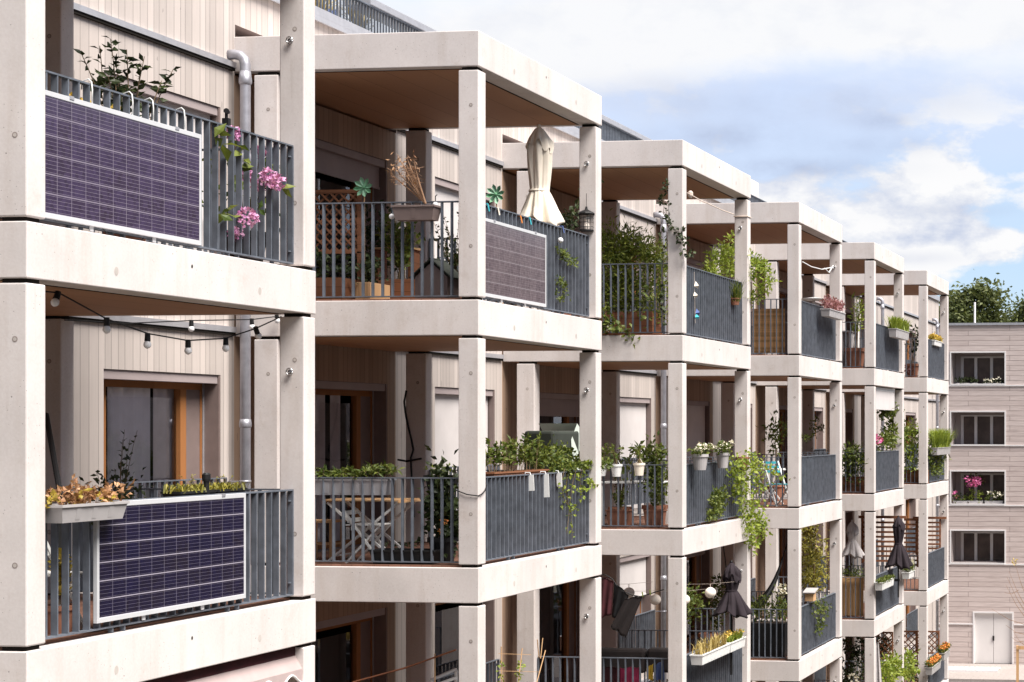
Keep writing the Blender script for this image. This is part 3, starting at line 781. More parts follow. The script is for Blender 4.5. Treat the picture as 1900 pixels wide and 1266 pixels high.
e = P(420, 222, -.16); m_ = MB(); m_.tube([e, e + Vector((0, 0, .055))], .014, 10); m_.tube([e + Vector((.02, -.035, .07)), e + Vector((0, .03, .07))], .024, 10, .017); m_.box(e.x - .03, e.x + .03, e.y - .02, e.y + .02, e.z - .05, e.z + .01)
tag(m_.build('clamp_lamp', 'black', loc=e), 'small black clamp spotlight on the rail left of the downpipe', 'clamp lamp')

# ------------------------------------------------------------------ nearest tower, middle balcony
p0, p1 = P(70, 925, -.0), P(216, 925, -.0)
p = Plant('window_box', 'grey plastic window box full of dry brown and yellow leaves', 'window box', P(145, 960, -.0))
z = P(150, 934, .02).z
trough(p.t, (.0, P(92, 930, 0).y, z), (.0, P(214, 930, 0).y, z), .2, .135, 'greypl')
for i in range(14): blob(p.lf, (0 + G(.03), P(92 + i * 9.5, 930, 0).y, z + U(.02, .07)), (.06, .05, .05), 14, .07, .045, 3, i % 5 == 0)
stems(p.lf, p.st, (0, P(150, 930, 0).y, z), .2, .2, 9, .045, .03, 7, .003)
p.lf.build('foliage', ['lf_dry', 'lf_yel'], p.t); p.st.build('stems', 'twig', p.t)
for (x0, x1, zz0) in ((318, 384, -.0), (388, 440, .0)):
    a, b = P(x0, 905, -.26), P(x1, 905, -.26)
    p = Plant('planter_box', 'black planter with small yellow green succulents %s' % ('left of the black post' if x0 < 350 else 'right of the black post'), 'planter', P(x0, 905, -.26), 'black planters behind the dark blue panel')
    trough(p.t, (-.26, a.y, 1.075), (-.26, b.y, 1.075), .16, .14, 'black')
    for i in range(8): blades(p.lf, (-.26, a.y + (b.y - a.y) * (i + .5) / 8, 1.06), .085, .09, 22, .016)
    stems(p.lf, p.st, (-.26, (a.y + b.y) / 2, 1.06), .15, .15, 5, .02, .012, 4, .003, t0=.8)
    p.done('lf_olive')
e = P(383, 915, -.19); m_ = MB(); m_.tube([floor(e, MI), e + Vector((0, 0, .12))], .024, 10); m_.lathe([(.03, 0), (.034, .02), (.034, .06), (.02, .075)], e + Vector((0, 0, .1)), 10)
tag(m_.build('post', 'black', loc=floor(e, MI)), 'black post with round cap standing between two small black planters', 'post')
m_ = MB(); a, b = P(112, 918, -.6), P(86, 770, -1.3); m_.tube([floor(a, .1), a, b], .022, 8)
tag(m_.build('leaning_pole', 'black', loc=floor(a, MI)), 'black pole leaning against the wall behind the grey window box', 'pole')
# white garden chair behind the bars
def folding_chair(label, c, face, mat, group=None, h=.84, seat_mat=None):
    """slatted folding chair, face = direction of the sitter in xy"""
    f = Vector((face[0], face[1], 0)).normalized(); s_ = Vector((-f.y, f.x, 0)); c = Vector(c); o = thing('folding_chair', label, 'chair', c, group); z = Vector((0, 0, 1))
    for k in (-1, 1):
        for (a, b) in ((c + f * .22 + s_ * .19 * k, c - f * .22 + s_ * .19 * k + z * h), (c - f * .2 + s_ * .165 * k, c + f * .2 + s_ * .165 * k + z * .44)):
            m_ = MB(); m_.beam(a, b, .022, .034, up=tuple(s_)); m_.build('leg', mat, o)
    m_ = MB()
    for k in range(6):
        q = c + z * .45 + f * (-.17 + k * .07); m_.beam(q - s_ * .2, q + s_ * .2, .05, .014)
    m_.build('seat', seat_mat or mat, o)
    m_ = MB()
    for k in range(3):
        q = c + z * (h - .03 - k * .09) - f * (.21 - k * .043); m_.beam(q - s_ * .2, q + s_ * .2, .014, .05)
    m_.build('backrest', seat_mat or mat, o)
    return o
folding_chair('white slatted garden chair behind the bars under the grey window box', (-.62, 1.02, MI), (.2, 1), 'whitepl')
c = P(108, 1165, -.42)
p = Plant('potted_plant', 'terracotta pot with yellowing plant on the deck at the lower left corner', 'potted plant', floor(c, MI))
pot(p.t, floor(c, MI), .13, .22, 'terra')
stems(p.lf, p.st, floor(c, .24), .42, .12, 9, .07, .045, 12, .004); p.done('lf_yel')
c = P(220, 905, -1.6)
p = Plant('potted_shrub', 'dark bushy potted shrub standing before the nearest window glass', 'potted shrub', floor(c, MI))
pot(p.t, floor(c, MI), .18, .35, 'black')
blob(p.lf, floor(c, .85), (.2, .22, .33), 420, .075, .045, 14); stems(p.lf, p.st, floor(c, .36), 1.25, .22, 8, .06, .04, 6, .005, t0=.6); p.done('lf_dark')
# awning under the nearest slab
a0, a1 = P(200, 1300, -.10).y, P(524, 1215, -.10).y
o = thing('awning', 'faded rose fabric awning with white piped scalloped edge under the nearest balcony', 'awning', (-.1, a1, -3.1))
m_ = MB(); zt = -.49
y0, y1 = .22, FW - .21
m_.beam((-.14, y0, zt + .02), (-.14, y1, zt + .02), .1, .09); m_.build('roller', 'redcloth', o)
m_ = MB(); m_.quad((-.11, y0, zt), (-.11, y1, zt), (-.02, y1, zt - .15), (-.02, y0, zt - .15)); m_.quad((-.112, y0, zt), (-.022, y0, zt - .153), (-.022, y1, zt - .153), (-.112, y1, zt)); m_.build('canopy', 'awning', o)
m_ = MB(); top = []; n = 120
lo = [(-.018, y0 + (y1 - y0) * i / n, zt - .235 - .045 * math.cos(2 * math.pi * i / n * 9)) for i in range(n + 1)]
m_.add([(-.02, q[1], zt - .15) for q in lo] + lo, [(i, i + 1, n + 2 + i, n + 1 + i) for i in range(n)]); m_.build('valance', 'awning', o)
m_ = MB(); m_.tube(lo, .012, 5); m_.build('piping', 'piping', o)

# ------------------------------------------------------------------ second tower, top balcony
Y2 = 7.65
def lattice(par, a, b, z0, z1, w=.022, step=.085, mat='brownwood', name='lattice'):
    a, b = Vector(a), Vector(b); L = (b - a).length; d = (b - a).normalized(); nrm = Vector((-d.y, d.x, 0)); hh = z1 - z0; m_ = MB()
    for sgn in (1, -1):
        k = -hh
        while k < L + hh:
            s0, s1 = k, k + sgn * hh * 1.0; za, zb = z0, z1
            if sgn < 0: s0, s1 = k + hh, k
            # clip to 0..L
            def cl(s_a, z_a, s_b, z_b):
                if s_a == s_b: return None
                t0, t1 = 0., 1.
                for lim, sg in ((0, 1), (L, -1)):
                    da = (s_a - lim) * sg; db = (s_b - lim) * sg
                    if da < 0 and db < 0: return None
                    if da < 0: t0 = max(t0, da / (da - db))
                    if db < 0: t1 = min(t1, da / (da - db))
                if t1 - t0 < .03: return None
                return [(s_a + (s_b - s_a) * t, z_a + (z_b - z_a) * t) for t in (t0, t1)]
            q = cl(s0, za, s1, zb)
            if q: m_.beam(a + d * q[0][0] + nrm * .006 * sgn + Vector((0, 0, q[0][1])) - Vector((0, 0, a.z)), a + d * q[1][0] + nrm * .006 * sgn + Vector((0, 0, q[1][1])) - Vector((0, 0, a.z)), .010, w, up=(0, 0, 1)) if False else m_.beam(Vector((*(a + d * q[0][0] + nrm * .006 * sgn).xy, q[0][1])), Vector((*(a + d * q[1][0] + nrm * .006 * sgn).xy, q[1][1])), w, .010, up=tuple(nrm))
            k += step * 1.414
    m_.build(name, mat, par)
    m_ = MB()
    for z in (z0, z1): m_.beam(Vector((*a.xy, z)), Vector((*b.xy, z)), .035, .045)
    for q in (a, b): m_.beam(Vector((*q.xy, z0 - .02)), Vector((*q.xy, z1 + .022)), .04, .04)
    return m_
YT = Y2 + .75
l0, l1 = aty(560, 350, YT), aty(667, 352, YT)
o = thing('lattice_planter', 'brown wooden planter with diagonal lattice on the second top balcony', 'planter', (l1.x, YT, TP))
fr = lattice(o, (l0.x, YT, 0), (l1.x, YT, 0), 3.75, l1.z - .02)
for q in (l0.x, l1.x): fr.beam((q, YT, TP), (q, YT, 3.75), .04, .04)
fr.build('lattice_frame', 'brownwood', o)
m_ = MB(); m_.box(l0.x, l1.x, YT - .42, YT - .02, TP, TP + .28); m_.build('trough', 'brownwood', o)
lf = MB(); st = MB(); blob(lf, ((l0.x + l1.x) / 2, YT - .2, TP + .42), (.35, .15, .18), 160, .1, .06, 9); lf.build('foliage', 'lf_dark', o)
def metal_flower(label, c, r, foot, mat='agave'):
    c = Vector(c); o = thing('garden_stake_flower', label, 'garden ornament', foot, 'green metal flowers on sticks')
    m_ = MB(); m_.tube([foot, c], .008, 6); m_.build('stick', 'palewood', o)
    m_ = MB()
    for k in range(8):
        a = 2 * math.pi * k / 8 + .2; d = Vector((.25 * math.sin(a), math.cos(a) * .35 + .1 * math.sin(a), 0)); d = Vector((math.cos(a), -.25, math.sin(a)))
        L = r; n = Vector((0, -1, .1)); aa = d.cross(n).normalized(); W = r * .42
        b = c + Vector((0, -.01, 0))
        pts = [b, b + d * L * .35 + aa * W * .38, b + d * L * .72 + aa * W * .5, b + d * L, b + d * L * .72 - aa * W * .5, b + d * L * .35 - aa * W * .38, b + d * L * .4 - n * .02, b + d * L * .72 - n * .03]
        m_.add(pts, [(0, 1, 6), (1, 2, 7, 6), (2, 3, 7), (3, 4, 7), (4, 5, 6, 7), (5, 0, 6)])
    m_.ball(c + Vector((0, -.02, 0)), .022); m_.build('petals', mat, o)
e = aty(676, 348, YT - .1); metal_flower('green metal flower stake above the brown lattice corner', e, .125, (e.x, e.y, TP + .25))
e = P(921, 361, -.3); metal_flower('green metal flower stake behind the rail left of the cream parasol', e, .125, (e.x, e.y, TP))
# hanging trough with a dead shrub at the near side rail
YR = Y2 + .04
a, b = aty(735, 380, YR), aty(812, 378, YR)
p = Plant('hanging_trough', 'brown hanging trough with a bare dead twiggy shrub', 'hanging planter', (a.x, YR, a.z - .17))
trough(p.t, (a.x, YR, a.z - .02), (b.x, YR, a.z - .02), .2, .17, 'liner')
base = aty(790, 378, YR)
for tx, ty in ((738, 290), (745, 300), (755, 292), (768, 297), (730, 310), (772, 318), (765, 330), (725, 325), (750, 320), (760, 308)):
    e = aty(tx, ty, YR + G(.1)); mid = base.lerp(e, .6) + Vector((-.03, 0, .04)); pts = [base * (1 - t) ** 2 + mid * 2 * t * (1 - t) + e * t * t for t in [i / 6 for i in range(7)]]
    p.st.tube(pts, .011, 5, .003)
    for q in range(15):
        s_ = pts[3].lerp(pts[6], U(0, 1)) + Vector((G(.02), G(.02), G(.02))); v = Vector((G(1), G(1), G(.7) + .2)).normalized()
        p.st.tube([s_, s_ + v * U(.04, .1)], .0035, 4, .002)
for q in range(70):
    e = aty(U(722, 774), U(285, 345), YR + G(.1)); p.lf.leaf(e, (G(1), G(1), G(1)), .06, .014)
p.done('lf_dry', stem='twig')
for i, (px, py, lab) in enumerate(((727, 402, 'pale blue round bulb hanging on the side rail below the dead shrub'), (808, 380, 'pale blue round bulb hung at the end of the brown hanging trough'))):
    e = aty(px, py, Y2 + .09); m_ = MB(); m_.ball(e, .033); o = thing('hanging_bulb', lab, 'bulb', e + Vector((0, 0, .1))); m_.build('globe', 'bulb', o, smooth=True)
    m_ = MB(); m_.tube([e + Vector((0, 0, .03)), e + Vector((0, 0, .10)), e + Vector((0, .04, .12))], .006, 5); m_.build('cord', 'black', o)
e = P(1040, 446, -.06); m_ = MB(); m_.ball(e, .036); o = thing('hanging_bulb', 'white round bulb hanging in front of the railing under the black bird lantern', 'bulb', e + Vector((0, 0, .1))); m_.build('globe', 'bulb', o, smooth=True)
m_ = MB(); m_.tube([e + Vector((0, 0, .03)), e + Vector((-.02, 0, .15)), e + Vector((-.07, 0, .19))], .006, 5); m_.build('cord', 'black', o)
# planters and plants deeper on that balcony
def wood_box(par, x0, x1, y0, y1, z0, z1, mat='brownwood'):
    m_ = MB(); m_.box(x0, x1, y0, y1, z0, z1); m_.box(x0 + .03, x1 - .03, y0 + .03, y1 - .03, z1, z1 + .004, 1); return m_.build('box', [mat, 'soil'], par, bevel=.004)
e = aty(662, 545, Y2 + .55)
p = Plant('planter_box', 'small pale brown wooden planter beside the lattice planter foot', 'planter', (e.x, e.y, TP)); wood_box(p.t, e.x - .02, e.x + .17, e.y, e.y + .5, TP, TP + .24, 'palewood')
blob(p.lf, (e.x + .1, e.y + .25, TP + .38), (.14, .2, .16), 130, .08, .05, 6); p.done('lf_dark')
e = aty(745, 520, Y2 + 1.3)
p = Plant('planter_box', 'dark wooden planter of tall leafy greens in the middle of the second top balcony', 'planter', (e.x, e.y, TP)); wood_box(p.t, e.x - .3, e.x + .3, e.y - .2, e.y + .2, TP, TP + .32)
stems(p.lf, p.st, (e.x, e.y, TP + .3), .85, .3, 22, .11, .06, 16); p.done('lf_mid')
e = aty(690, 470, Y2 + 2.2)
p = Plant('potted_shrub', 'dark leafy shrub between lattice and hanging trough', 'potted shrub', (e.x, e.y, TP)); pot(p.t, (e.x, e.y, TP), .2, .35, 'terra'); blob(p.lf, (e.x, e.y, TP + .75), (.4, .35, .45), 420, .1, .06, 14); p.done('lf_dark')
e = aty(825, 470, Y2 + 1.0)
p = Plant('potted_shrub', 'pale twiggy shrub by the corner column above the wooden house', 'potted shrub', (e.x, e.y + .3, TP)); pot(p.t, (e.x, e.y + .3, TP), .17, .3, 'terra')
stems(p.lf, p.st, (e.x, e.y + .3, TP + .3), .85, .35, 16, .05, .03, 16, .005); blob(p.lf, (e.x, e.y + .3, TP + .5), (.28, .25, .2), 150, .07, .05, 7); p.done('lf_dark')
e0, e1 = aty(700, 462, Y2 + 1.75), aty(775, 464, Y2 + 1.75)
o = thing('shelf', 'thin pale wooden shelf among the plants on the second top balcony', 'shelf', (e0.x, e0.y, TP)); m_ = MB(); m_.box(e0.x, e1.x, e0.y - .15, e0.y + .15, e0.z - .02, e0.z + .005); m_.build('board', 'palewood', o)
for q in (e0.x + .05, e1.x - .05):
    m_ = MB(); m_.box(q - .02, q + .02, e0.y - .12, e0.y + .12, TP, e0.z - .021); m_.build('support', 'brownwood', o)
# little wooden house
e = aty(800, 548, Y2 + .45); hz = aty(800, 487, Y2 + .45).z
o = thing('wooden_play_house', 'small grey wooden house with pitched roof behind the side railing', 'wooden house', (e.x, e.y, TP))
m_ = MB(); wv = .2; ev = TP + (hz - TP) * .62
prof = [(e.x - wv, TP), (e.x + wv, TP), (e.x + wv, ev), (e.x, hz), (e.x - wv, ev)]
m_.add([(a, e.y, b) for a, b in prof] + [(a, e.y + .35, b) for a, b in prof], [(0, 1, 2, 3, 4), (9, 8, 7, 6, 5)] + [(i, 5 + i, 5 + (i + 1) % 5, (i + 1) % 5) for i in range(5)]); m_.build('body', 'liner', o)
m_ = MB()
for sg in (-1, 1): m_.beam((e.x + sg * .125, e.y - .03, (hz + ev) / 2 + .02), (e.x + sg * .125, e.y + .38, (hz + ev) / 2 + .02), .36, .014, up=(sg * (hz - ev), 0, wv))
m_.build('roof', 'tarp', o)
# parasols
def parasol(label, x, y, zt, tie, hem, rh, floor_z, mat, rt=.15, bend=.0, rw=.085, cap=True):
    o = thing('parasol', label, 'parasol', (x, y, floor_z), 'closed parasols')
    m_ = MB(); m_.tube([(x, y, floor_z), (x + bend * .1, y, zt - .04)], .02, 10); (m_.lathe([(.16, 0), (.16, .05), (.04, .07)], (x, y, floor_z), 16) if x < 0 else m_.box(-.18, x + .03, y - .04, y + .04, floor_z + .42, floor_z + .48)); m_.build('pole', 'black' if mat == 'purplecloth' else 'greypl', o)
    hs = hem
    def fold(t, z):
        k = max(0, min(1, (tie - z) / (tie - hs))) if z < tie else max(0, min(1, (z - tie) / (zt - tie) * 2.5)) * (1 if z < tie + (zt - tie) * .8 else .4) * .45
        pl = abs(math.sin(4 * t + .5 + .25 * math.sin(2 * t))) ** .7 - .62
        return (.10 + .42 * k) * pl + .10 * math.sin(t + 1.1 + (z - tie) * 2.2) + .07 * k * math.sin(3 * t + 2.) + .03 * math.sin(15 * t + z * 4)
    n = 112; pr = [(rh * .3, hem + .05), (rh * .92, hem - .006)]
    for i in range(15):
        t_ = i / 14; z = hem + (tie - hem) * t_; pr.append((rw + (rh - rw) * (1 - t_) ** .85, z))
    for i in range(1, 11):
        t_ = i / 10; z = tie + (zt - tie) * t_; pr.append(((rw + (rt - rw) * math.sin(min(1, t_ * 1.5) * 1.57)) * (1 if t_ < .6 else 1 - ((t_ - .6) / .4) ** 2 * .86), z))
    m_ = MB(); c0 = (x, y, 0)
    vs = []
    for j, (r, z) in enumerate(pr):
        for k in range(n):
            t_ = 2 * math.pi * k / n; rr = r * (1 + fold(t_, z)); dz = 0
            if j < 8: dz = (.05 * math.sin(3 * t_ + .4) - .045 * math.cos(t_ - .9) + .03 * math.sin(7 * t_)) * (1 - max(0, j - 1) / 8) * min(1, (tie - hem) / .5) * (.6 if j == 0 else 1)
            vs.append((x + rr * math.cos(t_), y + rr * math.sin(t_), z + dz))
    m_.add(vs, [(i * n + k, i * n + (k + 1) % n, (i + 1) * n + (k + 1) % n, (i + 1) * n + k) for i in range(len(pr) - 1) for k in range(n)])
    L = (len(pr) - 1) * n; m_.add([vs[L + k] for k in range(n)], [tuple(range(n))]); m_.build('canopy', mat, o, smooth=True)
    m_ = MB(); m_.lathe([(rw * 1.06, -.018), (rw * 1.14, 0), (rw * 1.06, .018)], (x, y, tie), 20); m_.build('tie_strap', mat, o)
    if cap:
        m_ = MB(); nn = 48; vs = []
        for j, (r, z) in enumerate(((.02, zt + .01), (rt * .42, zt - .03), (rt * .85, zt - .14), (rt * 1.10, zt - .27))):
            for k in range(nn):
                t_ = 2 * math.pi * k / nn; f_ = 1 + .30 * (j / 3) * (abs(math.sin(4 * t_ + .5)) ** .7 - .55) + .08 * math.sin(t_ + 2); vs.append((x + r * f_ * math.cos(t_), y + r * f_ * math.sin(t_), z - (.06 * math.cos(3 * t_ + 1) + .05 * math.cos(8 * t_) if j == 3 else 0)))
        m_.add(vs, [(i * nn + k, (i + 1) * nn + k, (i + 1) * nn + (k + 1) % nn, i * nn + (k + 1) % nn) for i in range(3) for k in range(nn)]); m_.build('vent_cap', mat, o, smooth=True)
    m_ = MB(); m_.ball((x, y, zt + .02), .028); m_.build('finial', 'black' if mat == 'purplecloth' else mat, o, smooth=True)
    return o
e = P(1000, 237, -.5); parasol('tall closed cream parasol tied at the waist on the second top balcony', -.5, e.y, e.z, P(997, 354, -.5).z, P(1000, 416, -.5).z, .265, TP, 'cream', .15, rw=.12)
# bird lantern with ivy pole
e = P(1088, 397, -.13)
o = thing('bird_feeder', 'black wire bird feeder hanging by the right column of the second top balcony', 'bird feeder', e)
m_ = MB(); m_.lathe([(.012, .10), (.02, .06), (.10, .02), (.115, 0), (.11, -.012)], e, 14); m_.tube([e + Vector((0, 0, .10)), e + Vector((0, 0, .28))], .004, 4); m_.build('lid', 'black', o)
m_ = MB()
for k in range(12):
    a = 2 * math.pi * k / 12; m_.tube([(e.x + .095 * math.cos(a), e.y + .095 * math.sin(a), e.z), (e.x + .095 * math.cos(a), e.y + .095 * math.sin(a), e.z - .22)], .004, 4)
for q in (-.06, -.12, -.18): m_.tube([(e.x + .095 * math.cos(2 * math.pi * k / 16), e.y + .095 * math.sin(2 * math.pi * k / 16), e.z + q) for k in range(17)], .004, 4)
m_.lathe([(.1, -.24), (.1, -.22)], e, 14); m_.build('cage', 'black', o)
m_ = MB(); m_.lathe([(.035, -.215), (.045, -.17), (.03, -.12), (.045, -.08), (.02, -.04)], e, 10); m_.build('feed', 'lamp', o)
p = Plant('climbing_plant', 'ivy climbing a leaning pole next to the bird feeder', 'climbing plant', floor(P(1050, 420, -.7), TP))
pts = [P(1046, 470, -.7), P(1055, 415, -.68), P(1068, 385, -.65), P(1085, 358, -.6), P(1102, 338, -.6)]
vine(p.lf, p.st, [floor(pts[0], TP)] + pts, 230, .09, .07, .045, .012); blob(p.lf, P(1050, 412, -.68), (.14, .14, .1), 70, .09, .06, 5); p.done('lf_dark')
p = Plant('trailing_plant', 'light green plant poking through the railing right of the faded panel', 'trailing plant', floor(P(1045, 520, -.35), TP))
pot(p.t, floor(P(1045, 520, -.35), TP), .14, .25, 'terra')
for (px, py, n) in ((1046, 476, 46), (1040, 468, 20), (1058, 485, 24), (1066, 493, 12), (1040, 520, 30), (1048, 535, 20), (1052, 545, 10)): blob(p.lf, P(px, py, -.07), (.04, .09, .05), n, .07, .03, 4)
for (px, py) in ((1035, 548), (1038, 556), (1043, 560)): blob(p.lf, P(px, py, -.07), (.03, .04, .04), 8, .06, .03, 2)
p.done('lf_mid')
for i, (px, py, mt, lab) in enumerate(((905, 383, 'teal', 'teal clothes peg at the rail beside the corner column'), (924, 390, 'cream', 'cream clothes peg on the rail below the green metal flower'), (983, 408, 'teal', 'teal clothes peg on the rail under the cream parasol'), (966, 405, 'orangefl', 'orange clothes peg on the rail left under the cream parasol'), (1044, 424, 'bluecloth', 'blue clothes peg on the rail left of the bird feeder'))):
    e = P(px, py, -.095); m_ = MB(); m_.beam(e + Vector((.0, 0, .03)), e + Vector((.015, .012, -.06)), .012, .014); m_.beam(e + Vector((-.07, 0, .03)), e + Vector((-.075, .012, -.05)), .012, .014); m_.beam(e + Vector((-.07, 0, .03)), e + Vector((0, 0, .03)), .01, .012)
    tag(m_.build('clothes_peg', mt, loc=e), lab, 'clothes peg', 'clothes pegs on the second tower rail')

# ------------------------------------------------------------------ second tower, middle balcony
def bistro_table(label, c, r, mat_top, mat_leg, h=.72, ang=0., lx=.62, ly=.62):
    c = Vector(c); o = thing('folding_table', label, 'table', c); ca, sa = math.cos(ang), math.sin(ang)
    def W(u, v, z): return c + Vector((u * ca - v * sa, u * sa + v * ca, z))
    m_ = MB()
    for k in range(7):
        v = -ly / 2 + ly * (k + .5) / 7; m_.beam(W(-lx / 2, v, h), W(lx / 2, v, h), ly / 7 - .008, .02)
    m_.beam(W(-lx / 2, -ly / 2, h - .02), W(-lx / 2, ly / 2, h - .02), .025, .02); m_.beam(W(lx / 2, -ly / 2, h - .02), W(lx / 2, ly / 2, h - .02), .025, .02); m_.build('tabletop', mat_top, o)
    for v in (-ly * .4, ly * .4):
        for sg in (-1, 1):
            m_ = MB(); m_.beam(W(-lx * .46 * sg, v + sg * .015, 0), W(lx * .46 * sg, v + sg * .015, h - .03), .028, .028, up=(-sa, ca, 0)); m_.build('leg', mat_leg, o)
    m_ = MB(); m_.beam(W(-lx * .4, -ly * .4, .06), W(-lx * .4, ly * .4, .06), .02, .02); m_.beam(W(lx * .4, -ly * .4, .06), W(lx * .4, ly * .4, .06), .02, .02); m_.build('stretcher', mat_leg, o)
    return o
e = aty(690, 925, Y2 + .75)
bistro_table('white folding table with crossed legs behind the side bars of the second middle balcony', (e.x, e.y, MI), 0, 'palewood', 'whitepl', h=.73, lx=.95, ly=.55)
e = aty(660, 1000, Y2 + .32); folding_chair('white folding chair tucked under the crossed leg table', (e.x + .1, e.y + .12, MI), (1, .1), 'whitepl', h=.62)
e = aty(600, 1000, Y2 + .8); o = thing('step_stool', 'pale wooden step stool standing left of the folding table', 'stool', (e.x, e.y, MI))
for sg in (-.17, .17):
    m_ = MB(); m_.box(e.x + sg - .015, e.x + sg + .015, e.y - .15, e.y - .12, MI, MI + .45); m_.box(e.x + sg - .015, e.x + sg + .015, e.y + .12, e.y + .15, MI, MI + .45); m_.build('leg', 'palewood', o)
m_ = MB(); m_.box(e.x - .2, e.x + .2, e.y - .17, e.y + .17, MI + .45, MI + .475); m_.build('seat', 'palewood', o)
m_ = MB(); m_.box(e.x - .18, e.x + .18, e.y - .12, e.y + .12, MI + .18, MI + .2); m_.build('step', 'palewood', o)
a, b = aty(585, 890, Y2 + .22), aty(726, 890, Y2 + .22)
p = Plant('planter_box', 'long galvanised trough with hanging dark green plants above the folding table', 'planter', (a.x, a.y, 1.0))
trough(p.t, (a.x, a.y, 1.02), (b.x, a.y, 1.02), .2, .19, 'alu', taper=.92)
for k in range(9): stems(p.lf, p.st, (a.x + (b.x - a.x) * (k + .5) / 9, a.y, 1.0), .22 if k < 6 else .30, .16, 7, .10, .028, 9, .004, droop=.12)
p.done('lf_mid')
a, b = aty(697, 1030, Y2 + .28), aty(815, 1030, Y2 + .28)
p = Plant('planter_box', 'low black trough on the deck at the foot of the side railing', 'planter', (a.x, a.y, MI)); trough(p.t, (a.x, a.y, .19), (b.x, a.y, .19), .3, .165, 'black')
blob(p.lf, ((a.x + b.x) / 2, a.y, .22), (.25, .08, .04), 40, .05, .03, 5); p.done('lf_dark')
c = aty(822, 985, Y2 + .5)
p = Plant('climbing_plant', 'tall dark ivy filling the corner left of the second middle column', 'climbing plant', (c.x, c.y, MI)); pot(p.t, (c.x, c.y, MI), .17, .3, 'black')
blob(p.lf, (c.x, c.y, .62), (.17, .2, .45), 520, .10, .075, 16); stems(p.lf, p.st, (c.x, c.y, .3), .85, .2, 9, .09, .07, 8)
flower(p.fl, aty(824, 968, Y2 + .3), .022, 14, .035); flower(p.fl, aty(816, 987, Y2 + .3), .02, 12, .03); p.done('lf_dark', 'orangefl')
a, b = aty(795, 888, Y2 + .75), aty(846, 888, Y2 + .75)
p = Plant('planter_box', 'small dark box with pale seedlings just left of the corner column', 'planter', (a.x, a.y, .95)); trough(p.t, (a.x, a.y, 1.05), (b.x, a.y, 1.05), .2, .17, 'black'); blob(p.lf, ((a.x + b.x) / 2, a.y, 1.12), (.16, .06, .06), 60, .06, .03, 5); p.done('lf_lime')
y0, y1 = P(902, 880, -.33).y, P(1000, 870, -.33).y
p = Plant('planter_box', 'dark trough with upright leafy herbs behind the left half of the front railing', 'planter', (-.33, y0, .9)); trough(p.t, (-.33, y0, 1.08), (-.33, y1 + .1, 1.08), .2, .18, 'brownwood')
for k in range(9): stems(p.lf, p.st, (-.33, y0 + (y1 - y0) * (k + .5) / 9, 1.05), .46 if k < 5 else .5, .08, 3, .085, .045, 17, .005)
p.done('lf_mid')
y0, y1 = P(985, 870, -.45).y, P(1080, 862, -.45).y
p = Plant('leafy_bush', 'dense dark green bush spilling over the right half of the second front railing', 'bush', (-.45, (y0 + y1) / 2, MI)); pot(p.t, (-.45, (y0 + y1) / 2, MI), .2, .4, 'terra')
for k in range(7): blob(p.lf, (-.4 + G(.06), y0 + (y1 - y0) * k / 6, 1.28 - .03 * k), (.16, .2, .17), 110, .085, .05, 7)
for k in range(8): blob(p.lf, (-.12 + G(.04), y0 + .15 + (y1 - y0) * k / 7, 1.10), (.09, .15, .05), 40, .075, .045, 5)
p.st.tube([(-.45, (y0 + y1) / 2, .4), (-.42, (y0 + y1) / 2, 1.2)], .015, 6); p.done('lf_mid')
p = Plant('trailing_plant', 'lime green vine trailing down the right end of the second front railing', 'trailing plant', P(1070, 862, -.1))
for pts in (((1048, 870), (1040, 900), (1048, 930), (1062, 945)), ((1070, 866), (1062, 900), (1058, 930), (1060, 960), (1062, 1000)), ((1082, 862), (1076, 890), (1078, 925)), ((1055, 868), (1050, 905), (1056, 950), (1052, 990))):
    vine(p.lf, p.st, [P(a, b, -.085) for a, b in pts], 34, .06, .04, .04)
for (px, py) in ((1093, 893), (1099, 900), (1089, 910), (1092, 862)): blob(p.lf, P(px, py, -.06), (.04, .05, .03), 9, .08, .05, 2)
p.done('lf_lime')
e = P(1020, 830, -1.3)
o = thing('barbecue_cover', 'dark green tarpaulin cover with pale side over a tall piece behind bushes', 'tarpaulin cover', floor(e, MI))
y0, y1 = P(985, 800, -1.3).y, P(1056, 800, -1.3).y; zt = P(1030, 792, -1.3).z
m_ = MB(); m_.box(-1.45, -1.0, y0 + .1, y1 - .35, .1, zt - .06); m_.build('cover', 'tarp', o, bevel=.04)
m_ = MB(); m_.add([(-1.0, y1 - .7, .1), (-1.0, y1, .1), (-1.05, y1, zt - .25), (-1.1, y1 - .35, zt + .02), (-1.05, y1 - .72, zt - .22), (-1.7, y1, .1), (-1.7, y1, zt - .25), (-1.7, y1 - .35, zt + .02)], [(0, 1, 2, 3, 4), (1, 5, 6, 2), (2, 6, 7, 3)]); m_.v = [(q[0] + .06, q[1], q[2] + .03) for q in m_.v]; m_.build('side_flap', 'tarppale', o)
for (px, py, hh) in ((985, 885, .20), (1013, 890, .3), (1037, 898, .18)):
    e = P(px, py, -.088); m_ = MB(); m_.beam((e.x, e.y, 1.03), (e.x + .01, e.y, 1.03 - hh), .012, .07, up=(1, 0, 0)); m_.tube([(-.17, e.y, 1.0), (-.16, e.y, 1.06), (-.1, e.y, 1.06), (e.x, e.y, 1.02)], .007, 5)
    tag(m_.build('cloth_strip', 'whitepl', loc=(e.x, e.y, 1.04)), {985: 'short white strip hooked on the front rail under the leafy herbs', 1013: 'longest white strip hooked on the second middle front rail', 1037: 'white strip hooked on the rail beside the lime vine'}[px], 'cloth strip', 'white strips on the second front rail')
